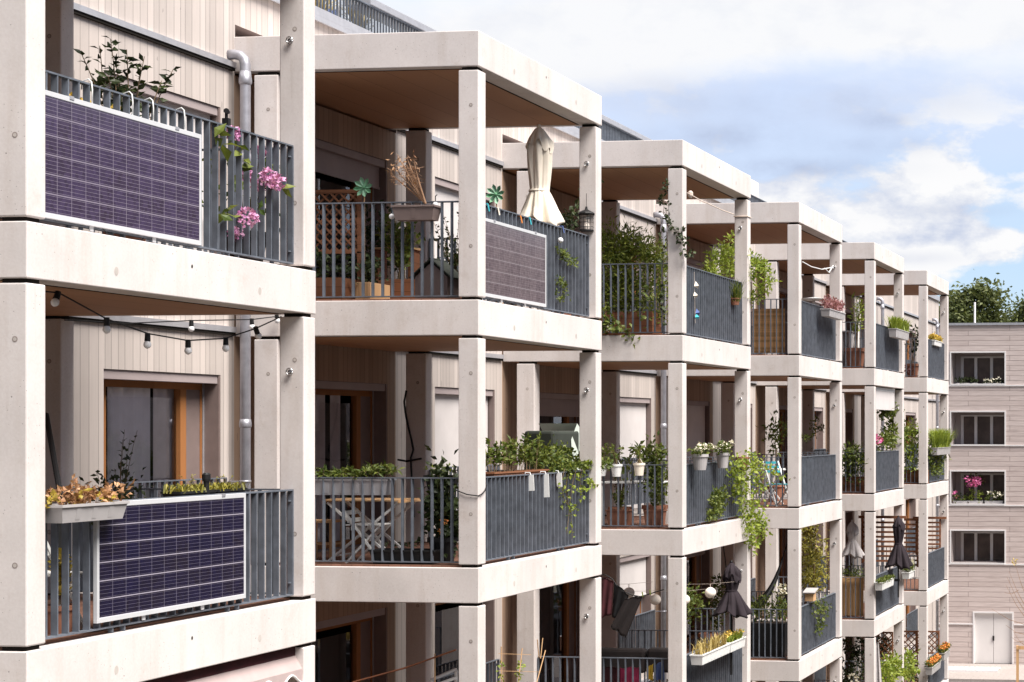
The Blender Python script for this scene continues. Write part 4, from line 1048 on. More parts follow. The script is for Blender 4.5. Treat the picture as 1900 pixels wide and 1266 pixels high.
m_ = MB(); zc = P(895, 914, 0).z; pts = [(-.27, Y2 - .012, zc + .03), (-.13, Y2 - .014, zc - .02), (.0, Y2 - .012, zc - .035), (.012, Y2 + .05, zc - .02), (.012, Y2 + .15, zc + .02), (.0, Y2 + .225, zc + .08), (-.05, Y2 + .24, zc + .14)]; m_.tube(pts, .0075, 5)
tag(m_.build('black_cable', 'black', loc=pts[0]), 'black cable looped around the corner column of the second middle balcony', 'cable')
p = Plant('cable_string', 'thin black fairy light cable hanging down the dark rear column', 'cable', aty(755, 725, Y2 + 3.78))
YY = Y2 + 3.78; pts = [aty(a, b, YY) for a, b in ((754, 725), (750, 745), (752, 765), (757, 790), (763, 815), (767, 835), (762, 850), (764, 890), (768, 960))]; p.st.tube(pts, .014, 5); p.st.tube([aty(738, 853, YY), aty(755, 856, YY), aty(782, 851, YY)], .014, 5); p.done(stem='black')

# ------------------------------------------------------------------ second tower, lower balcony
p = Plant('bean_trellis', 'thin bamboo sticks with twining beans in the second lower balcony front', 'plant trellis', (-.25, P(930, 1260, -.25).y, LO))
pot(p.t, (-.25, P(948, 1260, -.25).y, LO), .16, .9, 'terra')
for (a, b) in (((930, 1280), (930, 1200)), ((960, 1280), (969, 1203)), ((995, 1270), (1012, 1207)), ((1000, 1220), (997, 1187)), ((1003, 1222), (1007, 1184))): p.st.tube([P(*a, -.25), P(*b, -.25)], .007, 5)
p.st.tube([P(925, 1213, -.25), P(985, 1215, -.25)], .004, 4); p.st.tube([P(925, 1245, -.25), P(1000, 1247, -.25)], .004, 4)
for (px, py) in ((930, 1255), (928, 1240), (963, 1250), (966, 1232), (962, 1258)): blob(p.lf, P(px, py, -.25), (.03, .05, .06), 9, .06, .04, 3)
p.done('lf_lime', stem='palewood')
m_ = MB(); m_.tube([aty(655, 1266, Y2 + .35), aty(750, 1240, Y2 + .4), aty(846, 1206, Y2 + .45)], .011, 5)
tag(m_.build('rusty_rope', 'rust', loc=aty(655, 1266, Y2 + .35)), 'rusty brown rope rising to the corner column of the second lower balcony', 'rope')
m_ = MB(); a = aty(807, 1213, Y2 + .6); m_.tube([floor(a, LO), a], .010, 5, .008); tag(m_.build('garden_cane', 'palewood', loc=floor(a, LO)), 'single pale garden cane standing beside the rusty rope', 'garden cane')
o = thing('deck_chair', 'white framed reclining chair at the bottom left of the second lower balcony', 'chair', floor(aty(830, 1260, Y2 + 1.6), LO))
for (a, b) in (((800, 1262), (846, 1242)), ((812, 1270), (846, 1258))):
    m_ = MB(); m_.beam(aty(*a, Y2 + 1.4), aty(*b, Y2 + 1.9), .03, .03); m_.build('armrest', 'whitepl', o)
m_ = MB(); m_.beam(aty(805, 1262, Y2 + 1.4), floor(aty(805, 1262, Y2 + 1.4), LO), .03, .03); m_.beam(aty(846, 1243, Y2 + 1.9), floor(aty(846, 1243, Y2 + 1.9), LO), .03, .03); m_.build('leg', 'whitepl', o)

# ------------------------------------------------------------------ third tower
Y3 = 15.3
p = Plant('leafy_bush', 'tall bright green bamboo like bush filling the side of the third top balcony', 'bush', (-1.5, Y3 + .9, TP))
wood_box(p.t, -2.3, -.7, Y3 + .6, Y3 + 1.1, TP, TP + .4)
for (px, py, rx, rz, n) in ((1125, 450, .15, .2, 120), (1140, 585, .3, .2, 160), (1222, 470, .14, .2, 110), (1190, 520, .35, .3, 240), (1128, 520, .2, .5, 260), (1180, 570, .35, .3, 260), (1150, 560, .3, .3, 220), (1210, 590, .25, .25, 160), (1165, 440, .2, .2, 120), (1128, 470, .16, .5, 300), (1150, 470, .2, .35, 260), (1175, 455, .22, .28, 260), (1165, 500, .3, .3, 300), (1200, 480, .2, .3, 220), (1218, 500, .16, .3, 200), (1140, 540, .3, .3, 240), (1205, 545, .3, .3, 220)):
    q = aty(px, py, Y3 + .8); blob(p.lf, q, (rx, .3, rz), n, .13, .032, 9)
stems(p.lf, p.st, (-1.6, Y3 + .85, TP + .3), 1.55, .8, 26, .13, .03, 12, .006); p.done('lf_fresh')
p = Plant('trailing_plant', 'creeper hanging over the slab edge at the left of the third top balcony', 'trailing plant', aty(1130, 600, Y3 + .1))
YA = Y3 - .02
for pts in (((1122, 560), (1126, 600), (1135, 606)), ((1130, 590), (1150, 606), (1165, 618), (1176, 632)), ((1128, 598), (1140, 612), (1160, 606), (1172, 622)), ((1120, 590), (1122, 612)), ((1190, 590), (1195, 560), (1205, 540))): vine(p.lf, p.st, [aty(a, b, YA) for a, b in pts], 42, .09, .065, .05)
flower(p.fl, aty(1128, 611, YA), .035, 20, .05); p.done('lf_mid', 'whitefl')
p = Plant('climbing_plant', 'dark ivy strand climbing the corner column of the third top balcony', 'climbing plant', floor(aty(1232, 560, Y3 + .05), TP))
xs_ = -.26
for pts in (((1230, 600), (1228, 520), (1233, 470), (1226, 440), (1232, 385), (1230, 345)), ((1235, 390), (1243, 415), (1262, 440), (1272, 462), (1277, 475))): vine(p.lf, p.st, [aty(a, b, Y3 - .03) for a, b in pts], 60, .085, .06, .035)
for (px, py) in ((1234, 345), (1228, 362), (1233, 378), (1245, 418), (1260, 432), (1270, 448), (1278, 470)): blob(p.lf, aty(px, py, Y3 - .03), (.05, .04, .05), 10, .085, .06, 3)
p.done('lf_dark')
m_ = MB(); m_.tube([P(1275, 358, -.1), P(1300, 372, -.1), P(1340, 390, -.1), P(1362, 398, -.1)], .009, 5); m_.tube([(-.26, Y3 + FW - .22, P(1375, 402, -.13).z), (.004, Y3 + FW - .22, P(1375, 402, -.13).z), (.004, Y3 + FW + .004, P(1390, 403, 0).z)], .011, 5)
m_.lathe([(.02, -.06), (.045, -.02), (.045, .03), (.02, .06)], P(1281, 361, -.1), 8)
tag(m_.build('rope', 'rope', loc=P(1275, 358, -.1)), 'pale pink rope strung between the columns of the third top balcony', 'rope')
p = Plant('leafy_bush', 'lime green robinia branches behind the right part of the third top railing', 'bush', floor(P(1345, 520, -.6), TP)); pot(p.t, floor(P(1345, 520, -.6), TP), .2, .35, 'terra')
for (px, py, n) in ((1318, 495, 60), (1330, 478, 80), (1342, 490, 90), (1350, 470, 60), (1358, 445, 50), (1338, 460, 50), (1362, 500, 80), (1325, 508, 60)): blob(p.lf, P(px, py, -.6), (.14, .3, .13), n, .11, .045, 6)
stems(p.lf, p.st, floor(P(1345, 520, -.6), TP + .35), 1.5, .5, 8, .1, .04, 8); p.done('lf_lime')
p = Plant('leafy_bush', 'lime green branches reaching out right of the third top column', 'bush', floor(P(1400, 560, -.5), TP))
wood_box(p.t, -.7, -.3, 19.35, 19.75, 3.3, 3.6)
for (px, py, n) in ((1405, 490, 80), (1418, 500, 60), (1400, 510, 70), (1428, 525, 50), (1412, 540, 60), (1400, 555, 50), (1385, 545, 40), (1395, 480, 40)): blob(p.lf, aty(px, py, Y3 + 4.15), (.13, .22, .13), n, .11, .045, 6)
p.done('lf_lime')
p = Plant('grass_tuft', 'spiky grey green grass tuft on the third top railing by the column', 'grass tuft', P(1362, 560, -.06)); pot(p.t, P(1364, 566, -.06), .09, .12, 'terra')
blades(p.lf, P(1364, 560, -.06), .42, .32, 90, .016); p.done('lf_mid')
o = thing('hanging_mobile', 'hanging mobile of shells with a blue and green fabric bird', 'mobile', P(1290, 505, -.07))
m_ = MB(); m_.tube([P(1288, 505, -.08), P(1290, 600, -.07)], .004, 4); m_.build('cord', 'rope', o)
for (px, py, mt, r) in ((1290, 530, 'cream', .055), (1288, 548, 'cream', .045), (1292, 580, 'bluecloth', .05), (1291, 588, 'teal', .04)):
    m_ = MB(); e = P(px, py, -.065); m_.add([e + Vector((0, -r, -r * .3)), e + Vector((.03, r, -r)), e + Vector((0, r * .3, r * 1.3)), e + Vector((.06, 0, 0))], [(0, 1, 3), (1, 2, 3), (2, 0, 3), (0, 2, 1)]); m_.build('pendant', mt, o)
# third tower, middle
for i, (px, py, mt) in enumerate(((1116, 872, 'whitepl'), (1144, 873, 'whitepl'), (1186, 871, 'cream'))):
    e = aty(px, py, Y3 + .06)
    p = Plant('hanging_pot', {0: 'white bucket pot hanging leftmost on the third middle side rail', 1: 'white bucket pot hanging under the taller seedlings on the side rail', 2: 'cream bucket pot with yellow tag hanging nearest the third column'}[i], 'hanging pot', e, 'bucket pots on the third side rail')
    pot(p.t, e - Vector((0, 0, .1)), .09, .2, mt)
    m_ = MB(); m_.tube([e + Vector((-.08, 0, .06)), e + Vector((0, .03, .18)), e + Vector((.08, 0, .06))], .006, 5); m_.build('handle', mt, p.t)
    stems(p.lf, p.st, e + Vector((0, 0, .08)), .35, .16, 6, .09, .05, 8); p.done('lf_mid')
p = Plant('climbing_plant', 'leggy tomato plant with thin stems before the third white blind', 'tomato plant', floor(aty(1150, 950, Y3 + .9), MI)); e = aty(1150, 950, Y3 + .9); pot(p.t, floor(e, MI), .18, .3, 'terra')
stems(p.lf, p.st, floor(e, .3), 1.1, .45, 10, .13, .065, 9, .008, t0=.55); p.done('lf_mid')
p = Plant('potted_shrub', 'bushy dark plant beside the downpipe on the third middle balcony', 'potted shrub', floor(aty(1215, 930, Y3 + .7), MI)); e = aty(1215, 940, Y3 + .7); pot(p.t, floor(e, MI), .2, .34, 'terra')
blob(p.lf, floor(e, .75), (.2, .2, .38), 260, .11, .06, 10); blob(p.lf, floor(e, 1.15), (.22, .2, .2), 140, .11, .06, 7); p.done('lf_mid')
for i, (x0, x1) in enumerate(((1130, 1170), (1200, 1232))):
    a, b = aty(x0, 960, Y3 + .35), aty(x1, 960, Y3 + .35)
    p = Plant('planter_box', ['ribbed terracotta planter box left of the pair on the third middle deck', 'ribbed terracotta planter box next to the third middle column foot'][i], 'planter', (a.x, a.y, MI), 'terracotta planters on the third deck')
    trough(p.t, (a.x, a.y, .30), (b.x, a.y, .30), .26, .27, 'terra', taper=.9); stems(p.lf, p.st, ((a.x + b.x) / 2, a.y, .28), .4, .16, 16, .07, .03, 12, .003); p.done('lf_mid')
e0, e1 = aty(1118, 893, Y3 + 1.0), aty(1235, 895, Y3 + 1.0)
o = thing('table', 'white table behind the side bars of the third middle balcony', 'table', (e0.x, e0.y, MI)); m_ = MB(); m_.box(e0.x, e1.x, e0.y - .3, e0.y + .3, e0.z - .03, e0.z); m_.build('tabletop', 'whitepl', o, bevel=.005)
for xx in (e0.x + .1, e1.x - .06):
    for yy in (-.26, .26): m_ = MB(); m_.box(xx - .02, xx + .02, e0.y + yy - .02, e0.y + yy + .02, MI, e0.z - .031); m_.build('leg', 'whitepl', o)
for i, (px, py, r) in enumerate(((1299, 852, .145), (1341, 849, .125))):
    e = P(px, py, .06)
    p = Plant('hanging_pot', ['larger grey pot of white flowers hung on the third middle front rail', 'smaller grey pot of pale flowers hung beside the cascading vine'][i], 'hanging pot', e, 'grey flower pots on the third front rail')
    pot(p.t, e + Vector((0, 0, -.18)), r * .9, .26, 'greypl'); blob(p.lf, e + Vector((0, 0, .14)), (.13, .24, .08), 110, .08, .05, 7)
    for q in range(9): flower(p.fl, e + Vector((G(.08), G(.16), .19 + G(.03))), .03, 12, .045)
    p.done('lf_mid', 'whitefl')
p = Plant('climbing_plant', 'yellow green vine cascading from the third middle balcony past the slab', 'climbing plant', P(1375, 850, -.02))
pot(p.t, P(1378, 858, -.1) - Vector((0, 0, .1)), .12, .2, 'terra')
for pts, n in ((((1368, 848), (1372, 890), (1380, 930), (1392, 965), (1398, 1000), (1400, 1020)), 170), (((1385, 850), (1400, 870), (1408, 900), (1405, 940), (1412, 975), (1420, 1000)), 170), (((1372, 855), (1388, 890), (1392, 930), (1405, 970), (1418, 985)), 150), (((1390, 845), (1420, 868), (1440, 880), (1450, 885)), 60), (((1360, 850), (1366, 890), (1372, 925)), 80), (((1380, 960), (1388, 985), (1398, 1018)), 60)):
    vine(p.lf, p.st, [P(a, b, .06) for a, b in pts], int(n * 1.6), .085, .06, .08)
p.done('lf_lime')
p = Plant('trailing_plant', 'round light green plant growing out through the third middle front bars', 'trailing plant', P(1328, 940, -.1)); pot(p.t, floor(P(1328, 960, -.4), MI), .16, .3, 'terra')
for (px, py) in ((1322, 930), (1332, 920), (1330, 945), (1340, 935), (1322, 950), (1345, 918)): blob(p.lf, P(px, py, -.03), (.07, .2, .12), 60, .08, .05, 6)
p.done('lf_mid')
# third tower, low
o = thing('laundry_line', 'dark clothes line with green pegs across the third lower balcony', 'clothes line', aty(1100, 1068, Y3 - .1))
YL = Y3 + .05
pl = [aty(a, b, YL) for a, b in ((1090, 1070), (1122, 1066), (1136, 1074), (1150, 1095), (1175, 1105), (1190, 1107), (1232, 1094))]; m_ = MB(); m_.tube(pl, .009, 5); m_.build('cord', 'black', o)
for (px, py) in ((1192, 1103), (1206, 1099)):
    e = aty(px, py, YL); m_ = MB(); m_.beam(e + Vector((0, -.01, .04)), e + Vector((.01, -.01, -.04)), .014, .014); m_.build('peg', 'lf_lime', o)
def cloth(name, label, pts, mat, Y, th=.012, cat='laundry', amp=.02):
    """hanging cloth: outline quad (top-left, top-right, bottom-right, bottom-left) in world points, with folds and thickness"""
    a, b, c, d = [aty(px, py, Y) for px, py in pts]; n = 14; m_ = MB(); vs = []
    for s_ in (0, 1):
        for j in range(n + 1):
            for i in range(n + 1):
                u, v = i / n, j / n; q = a.lerp(b, u).lerp(d.lerp(c, u), v); vs.append(q + Vector((0, amp * (.4 + v) * math.sin(u * 13 + v * 2) + s_ * th, -.01 * math.sin(u * 9))))
    N = (n + 1) ** 2; fs = []
    for j in range(n):
        for i in range(n):
            k = j * (n + 1) + i; fs.append((k, k + 1, k + n + 2, k + n + 1)); fs.append((N + k, N + k + n + 1, N + k + n + 2, N + k + 1))
    for i in range(n):
        for k0, k1 in ((i, i + 1), (n * (n + 1) + i, n * (n + 1) + i + 1), (i * (n + 1), (i + 1) * (n + 1)), (i * (n + 1) + n, (i + 1) * (n + 1) + n)): fs.append((k0, k1, N + k1, N + k0))
    m_.add(vs, fs); return tag(m_.build(name, mat, loc=a, smooth=True), label, cat)
cloth('scarf', 'dark red patterned scarf hanging leftmost on the third lower clothes line', ((1112, 1068), (1138, 1078), (1134, 1140), (1112, 1148)), 'redcloth', Y3 + .02)
cloth('shirt', 'black shirt hanging in the middle of the third lower clothes line', ((1140, 1080), (1166, 1104), (1158, 1150), (1134, 1144)), 'black', Y3 + .04)
cloth('trousers', 'long dark brown trousers pegged slanting on the third lower clothes line', ((1160, 1110), (1192, 1106), (1160, 1184), (1132, 1163)), 'darkcloth', Y3 + .0)
for i, (px, py, Y, r, lab) in enumerate(((1167, 1100, Y3 + .6, .092, 'white paper globe lantern left of the dark trousers'), (1216, 1113, Y3 + .5, .092, 'beige paper globe lantern in front of the third downpipe'), (1270, 1113, Y3 + .5, .09, 'grey paper globe lantern half hidden by the third lower column'), (1318, 1100, Y3 + .6, .092, 'white paper globe lantern left of the dark closed parasol'))):
    e = aty(px, py, Y); o = thing('paper_lantern', lab, 'lantern', e, 'paper globe lanterns of the third lower balcony'); m_ = MB(); m_.lathe([(max(.002, r * math.sin(math.pi * i_ / 10)), -r * math.cos(math.pi * i_ / 10) * .95) for i_ in range(11)], e, 16); m_.build('globe', 'lamp', o, smooth=True)
    m_ = MB(); m_.tube([e + Vector((0, 0, r * .9)), e + Vector((0, 0, r + .05))], .006, 5); m_.tube([e + Vector((-.5, .1, r + .03)), e + Vector((0, 0, r + .05)), e + Vector((.4, 0, r + .09))], .003, 4); m_.build('cord', 'rope', o)
e = P(1357, 1045, .02); parasol('short closed dark plum parasol hanging beside the third lower column', .02, e.y, e.z, P(1352, 1098, .02).z, P(1352, 1142, .02).z, .29, LO + .40, 'purplecloth', .135, rw=.09)
m_ = MB(); m_.tube([P(1342, 1010, -.45), P(1347, 1050, -.42), P(1350, 1062, -.38)], .012, 6); tag(m_.build('suspension_rod', 'black', loc=P(1342, 1010, -.45)), 'black rod holding the dark parasol to the soffit', 'rod')
o = thing('sofa', 'dark brown sofa with two long back cushions on the third lower balcony', 'sofa', floor(aty(1170, 1240, Y3 + .6), LO))
for a, b in ((1085, 1196), (1199, 1260)):
    p0, p1 = aty(a, 1212, Y3 + .5), aty(b, 1212, Y3 + .5); m_ = MB(); m_.box(p0.x, p1.x, p0.y, p0.y + .2, p0.z - .32, p0.z + .075); m_.build('cushion', 'darkcloth', o, bevel=.05)
p0, p1 = aty(1080, 1230, Y3 + .5), aty(1262, 1230, Y3 + .5); m_ = MB(); m_.box(p0.x, p1.x, p0.y, p0.y + .8, LO, LO + .42); m_.build('base', 'brownwood', o, bevel=.02)
for (pts, mt, lab) in ((((1114, 1238), (1150, 1238), (1150, 1270), (1112, 1270)), 'redcloth', 'dark red towel drying behind the third lower side bars'), (((1150, 1240), (1186, 1238), (1186, 1270), (1150, 1270)), 'magenta', 'magenta towel drying behind the third lower side bars'), (((1199, 1240), (1211, 1232), (1211, 1262), (1199, 1262)), 'yellowcloth', 'yellow cloth drying behind the third lower side bars'), (((1213, 1236), (1230, 1226), (1232, 1262), (1216, 1262)), 'bluecloth', 'pale blue cloth drying nearest the third lower column')):
    cloth('towel', lab, pts, mt, Y3 + .22, amp=.012)
for i, (x0, y0, x1, y1) in enumerate(((1292, 1218, 1346, 1196), (1345, 1200, 1374, 1180))):
    a, b = P(x0, y0, .10), P(x1, y1, .10); zc = (a.z + b.z) / 2 + .03
    p = Plant('flower_box', ['white flower box of dry yellow grass hung on the third lower railing', 'white flower box of yellow flowers at the right end of the third lower railing'][i], 'flower box', (a.x, a.y, zc), 'white flower boxes on the third lower railing')
    trough(p.t, (.10, a.y, zc), (.10, b.y - .03, zc), .2, .17, 'whitepl', taper=.9)
    for k in range(6): blades(p.lf, (.1, a.y + (b.y - a.y) * (k + .5) / 6, zc - .02), .16 if i else .25, .14, 26, .018)
    if i:
        for k in range(8): flower(p.fl, (.1 + G(.04), a.y + (b.y - a.y) * (k + .5) / 8, zc + .1 + G(.02)), .03, 10, .05)
    p.done(['grass', 'lf_lime'][i], 'yellowfl')
for (px, py) in ((1300, 1090), (1333, 1120)):
    pass
p = Plant('leafy_bush', 'yellow green shrub behind the third lower balcony near its window', 'bush', floor(P(1315, 1160, -2.2), LO)); pot(p.t, floor(P(1315, 1160, -2.2), LO), .2, .4, 'terra')
for (px, py) in ((1280, 1100), (1335, 1110), (1325, 1150), (1285, 1135), (1340, 1085)): blob(p.lf, P(px, py, -2.2), (.2, .35, .25), 90, .13, .06, 7)
p.done('lf_mid')

# ------------------------------------------------------------------ fourth tower
Y4 = 22.95
a, b = aty(1396, 610, Y4 + .20), aty(1456, 610, Y4 + .20)
o = tag(MB().box(a.x, b.x, a.y, a.y + .02, aty(1420, 655, Y4 + .2).z, aty(1420, 573, Y4 + .2).z).build('bamboo_screen', 'bamboo', loc=a), 'orange brown rolled bamboo mat tied behind the fourth top side railing', 'bamboo screen')
m_ = MB(); m_.tube([P(1489, 486, -.1), P(1505, 495, -.1), P(1525, 500, -.1), P(1545, 496, -.1)], .012, 5); m_.tube([P(1530, 498, -.1), P(1538, 506, -.08), P(1546, 493, -.1)], .012, 5); tag(m_.build('rope', 'whitepl', loc=P(1489, 486, -.1)), 'white rope sagging between the columns of the fourth top balcony', 'rope')
def hung_box(name, label, x0, x1, py, mat, leaf, flw=None, X=.1, h=.17, gh=.28, kind='blob', w=.2):
    a, b = P(x0, py, X), P(x1, py, X); z = P((x0 + x1) / 2, py, X).z
    p = Plant(name, label, 'flower box', (X, a.y, z)); trough(p.t, (X, a.y, z), (X, b.y, z), w, h, mat, taper=.85); n = max(3, int((b.y - a.y) / .12))
    for k in range(n):
        c = (X, a.y + (b.y - a.y) * (k + .5) / n, z)
        if kind == 'blob': blob(p.lf, Vector(c) + Vector((0, 0, gh * .45)), (.1, .1, gh * .45), 50, .09, .035, 5)
        else: blades(p.lf, c, gh, gh * .8, 40, .02)
        if flw: flower(p.fl, Vector(c) + Vector((.03 + G(.03), G(.03), gh * .7)), .06, 22, .06)
    return p.done(leaf, flw or 'pink')
hung_box('flower_box', 'grey window box of dusty red heather on the fourth top railing', 1531, 1560, 577, 'greypl', 'rose', None, .1, .16, .26)
p0 = P(1510, 557, -.8); o = thing('side_table', 'small round white table behind the fourth top railing', 'table', floor(p0, TP)); m_ = MB(); m_.lathe([(.32, 0), (.34, .02), (.05, .06)], p0, 20); m_.build('tabletop', 'whitepl', o); m_ = MB(); m_.tube([floor(p0, TP), p0], .03, 8); m_.build('leg', 'whitepl', o)
p = Plant('climbing_plant', 'sparse vine on the fourth middle balcony window', 'climbing plant', floor(P(1500, 840, -1.8), MI)); pot(p.t, floor(P(1500, 840, -1.8), MI), .18, .4, 'terra')
for (px, py) in ((1505, 800), (1515, 785), (1495, 815), (1520, 795)): blob(p.lf, P(px, py, -1.8), (.12, .25, .15), 26, .1, .05, 5)
vine(p.lf, p.st, [floor(P(1500, 840, -1.8), .3), P(1495, 815, -1.8), P(1520, 790, -1.8)], 30, .09, .05); p.done('lf_mid')
p = Plant('potted_shrub', 'dark shrub inside the left of the fourth middle balcony', 'potted shrub', floor(aty(1440, 820, Y4 + 2.5), MI)); e = aty(1440, 800, Y4 + 2.5); pot(p.t, floor(e, MI), .2, .4, 'terra'); blob(p.lf, floor(e, 1.4), (.25, .25, .4), 150, .13, .06, 9); p.st.tube([floor(e, .4), floor(e, 1.2)], .02, 6); p.done('lf_mid')
e = aty(1442, 900, Y4 + .5); folding_chair('white folding chair with turquoise seat on the fourth middle balcony', (e.x, e.y, MI), (.8, -.6), 'whitepl', h=.92, seat_mat='teal')
e = aty(1420, 880, Y4 + .9); bistro_table('white folding table beside the turquoise chair of the fourth middle balcony', (e.x, e.y + .2, MI), 0, 'whitepl', 'whitepl', h=.75, lx=.6, ly=.6)
# fourth tower low
p = Plant('small_tree', 'big yellow leafed potted tree filling the fourth lower balcony', 'potted tree', floor(P(1510, 1120, -.9), LO)); e = P(1510, 1120, -.9); pot(p.t, floor(e, LO), .25, .45, 'terra'); p.st.tube([floor(e, LO + .4), floor(e, -1.9), floor(e, -1.2)], .03, 6)
for (px, py) in ((1505, 985), (1498, 1010), (1512, 1000), (1495, 1040), (1510, 1035), (1520, 1055), (1502, 1065), (1515, 1075), (1500, 1085), (1522, 1030)): blob(p.lf, P(px, py, -.9 + G(.15)), (.3, .4, .22), 80, .14, .055, 7)
p.done('lf_olive')
a, b = aty(1400, 1128, Y4 + 1.0), aty(1452, 1035, Y4 + 1.6)
o = thing('hammock', 'black hanging hammock slung up to the rear of the fourth lower balcony', 'hammock', a); m_ = MB(); mid = a.lerp(b, .45) + Vector((.12, 0, -.22)); m_.tube([a * (1 - t) ** 2 + mid * 2 * t * (1 - t) + b * t * t for t in [i / 10 for i in range(11)]], .11, 8, .02); m_.build('cloth', 'black', o, smooth=True)
m_ = MB(); m_.tube([b, b + Vector((.12, 0, .35))], .012, 5); m_.build('rope', 'black', o)
e = P(1504, 1108, -.1); o = thing('birdhouse', 'small orange birdhouse with slanted roof on the fourth lower railing', 'birdhouse', e)
m_ = MB(); m_.box(e.x - .09, e.x + .09, e.y - .12, e.y + .12, e.z - .08, e.z + .10); m_.build('body', 'palewood', o, bevel=.004); m_ = MB(); m_.beam((e.x, e.y - .17, e.z + .10), (e.x, e.y + .17, e.z + .17), .26, .02); m_.build('roof', 'greypl', o)
p = Plant('trailing_plant', 'green vine hanging down the middle of the fourth lower front railing', 'trailing plant', P(1515, 1115, -.05)); pot(p.t, P(1515, 1122, -.35) - Vector((0, 0, .2)), .14, .25, 'terra')
for pts in (((1508, 1116), (1512, 1140), (1520, 1165)), ((1520, 1112), (1530, 1128), (1528, 1150)), ((1510, 1118), (1525, 1125), (1540, 1125)), ((1515, 1120), (1518, 1150), (1522, 1178))): vine(p.lf, p.st, [P(a, b, -.03) for a, b in pts], 46, .1, .05, .06)
p.done('lf_mid')
p = Plant('flower_bush', 'white flowering plant by the fourth lower hammock', 'flower', floor(aty(1450, 1100, Y4 + .8), LO)); e = aty(1452, 1100, Y4 + .8); pot(p.t, floor(e, LO), .18, .35, 'terra'); stems(p.lf, p.st, floor(e, LO + .3), 1.2, .3, 9, .1, .05, 9)
for q in ((1452, 1090), (1449, 1096), (1453, 1102)): flower(p.fl, aty(*q, Y4 + .7), .06, 16, .07)
p.done('lf_mid', 'whitefl')
a, b = aty(1388, 1200, Y4 + .35), aty(1456, 1200, Y4 + .35)
p = Plant('planter_box', 'tall black planter with leafy herbs behind the fourth lower side bars', 'planter', (a.x, a.y, LO)); wood_box(p.t, a.x, b.x, a.y, a.y + .4, LO, LO + .7, 'black')
for k in range(5): blob(p.lf, (a.x + (b.x - a.x) * (k + .5) / 5, a.y + .2, LO + .95), (.14, .15, .28), 60, .1, .05, 6)
p.done('lf_mid')

# ------------------------------------------------------------------ fifth tower
Y5 = 30.6
e = aty(1587, 670, Y5 + .45); p = Plant('potted_plant', 'tall thin bamboo in a terracotta pot on the fifth top balcony', 'potted plant', floor(e, TP)); pot(p.t, floor(e, TP), .26, .5, 'terra'); stems(p.lf, p.st, floor(e, TP + .45), 1.7, .4, 10, .2, .045, 12, .008, t0=.35); p.done('lf_lime')
m_ = MB(); e = aty(1592, 560, Y5 + 1.2); m_.tube([floor(e, TP), e], .03, 6); tag(m_.build('parasol_pole', 'whitepl', loc=floor(e, TP)), 'slim white pole standing at the left of the fifth top balcony', 'pole')
e0, e1 = aty(1563, 615, Y5 + .8), aty(1584, 615, Y5 + .8); o = thing('table', 'small dark table left on the fifth top balcony', 'table', (e0.x, e0.y, TP)); m_ = MB(); m_.box(e0.x, e1.x, e0.y - .3, e0.y + .3, e0.z - .03, e0.z); m_.build('tabletop', 'greypl', o)
for xx in (e0.x + .05, e1.x - .05): m_ = MB(); m_.box(xx - .02, xx + .02, e0.y - .28, e0.y + .28, TP, e0.z - .031); m_.build('leg', 'greypl', o)
hung_box('flower_box', 'pale grey box of bright green grass hung on the fifth top railing', 1656, 1680, 613, 'greypl', 'lf_lime', None, .12, .22, .36, 'grass')
p = Plant('leafy_bush', 'low leafy hedge of plants on the fifth middle side railing', 'bush', floor(aty(1580, 900, Y5 + .4), MI)); e = aty(1580, 870, Y5 + .4); wood_box(p.t, e.x - .6, min(e.x + .7, -.3), e.y - .1, e.y + .3, MI, MI + .4)
for px in (1566, 1574, 1582, 1590, 1598): blob(p.lf, aty(px, 845, Y5 + .2), (.2, .25, .25), 60, .14, .05, 6); blob(p.lf, aty(px, 870, Y5 + .3), (.2, .25, .3), 50, .13, .05, 6)
p.done('lf_mid')
p = Plant('climbing_plant', 'thick dark ivy column at the right of the fifth middle balcony', 'climbing plant', floor(P(1655, 820, -.6), MI)); pot(p.t, floor(P(1655, 820, -.6), MI), .22, .45, 'terra')
for (px, py) in ((1650, 755), (1657, 765), (1640, 762), (1660, 785), (1655, 800), (1663, 805), (1650, 815), (1668, 830), (1645, 820), (1635, 825), (1672, 800)): blob(p.lf, P(px, py, -.3), (.2, .4, .2), 70, .14, .09, 7)
p.st.tube([floor(P(1655, 820, -.6), .4), P(1657, 760, -.35)], .02, 6); flower(p.fl, P(1627, 817, -.1), .1, 30, .09); p.done('lf_mid', 'hotpink')
a, b = P(1628, 722, -.12), P(1660, 735, -.12)
o = thing('awning', 'white rolled fabric blind under the slab of the fifth middle balcony', 'blind', (-.2, a.y, 2.6)); m_ = MB(); m_.beam((-.14, Y5 + .3, 2.62), (-.14, Y5 + 3.2, 2.62), .08, .08); m_.build('roller', 'whitepl', o); m_ = MB(); m_.box(-.12, -.105, Y5 + .3, Y5 + 3.2, 2.1, 2.58); m_.build('fabric', 'blind', o)
a, b = aty(1560, 1110, Y5 + .22), aty(1602, 1110, Y5 + .22)
tag(MB().box(a.x, b.x, a.y, a.y + .03, LO + .06, LO + 1.02).build('bamboo_screen', 'bambooV', loc=a), 'upright brown reed fence behind the fifth lower side railing', 'bamboo screen')
p = Plant('potted_plant', 'small green plants above the reed fence', 'potted plant', floor(aty(1580, 1075, Y5 + .5), LO)); e = aty(1582, 1075, Y5 + .5); pot(p.t, floor(e, LO), .2, .9, 'terra')
for px in (1572, 1582, 1592): blob(p.lf, aty(px, 1066, Y5 + .5), (.16, .2, .18), 50, .12, .04, 5)
p.done('lf_mid')
e = aty(1581, 968, Y5 + .6); parasol('closed pale grey parasol above the reed fence', e.x, e.y, e.z, aty(1580, 1003, Y5 + .6).z, aty(1580, 1032, Y5 + .6).z, .26, LO, 'greycloth', .13)
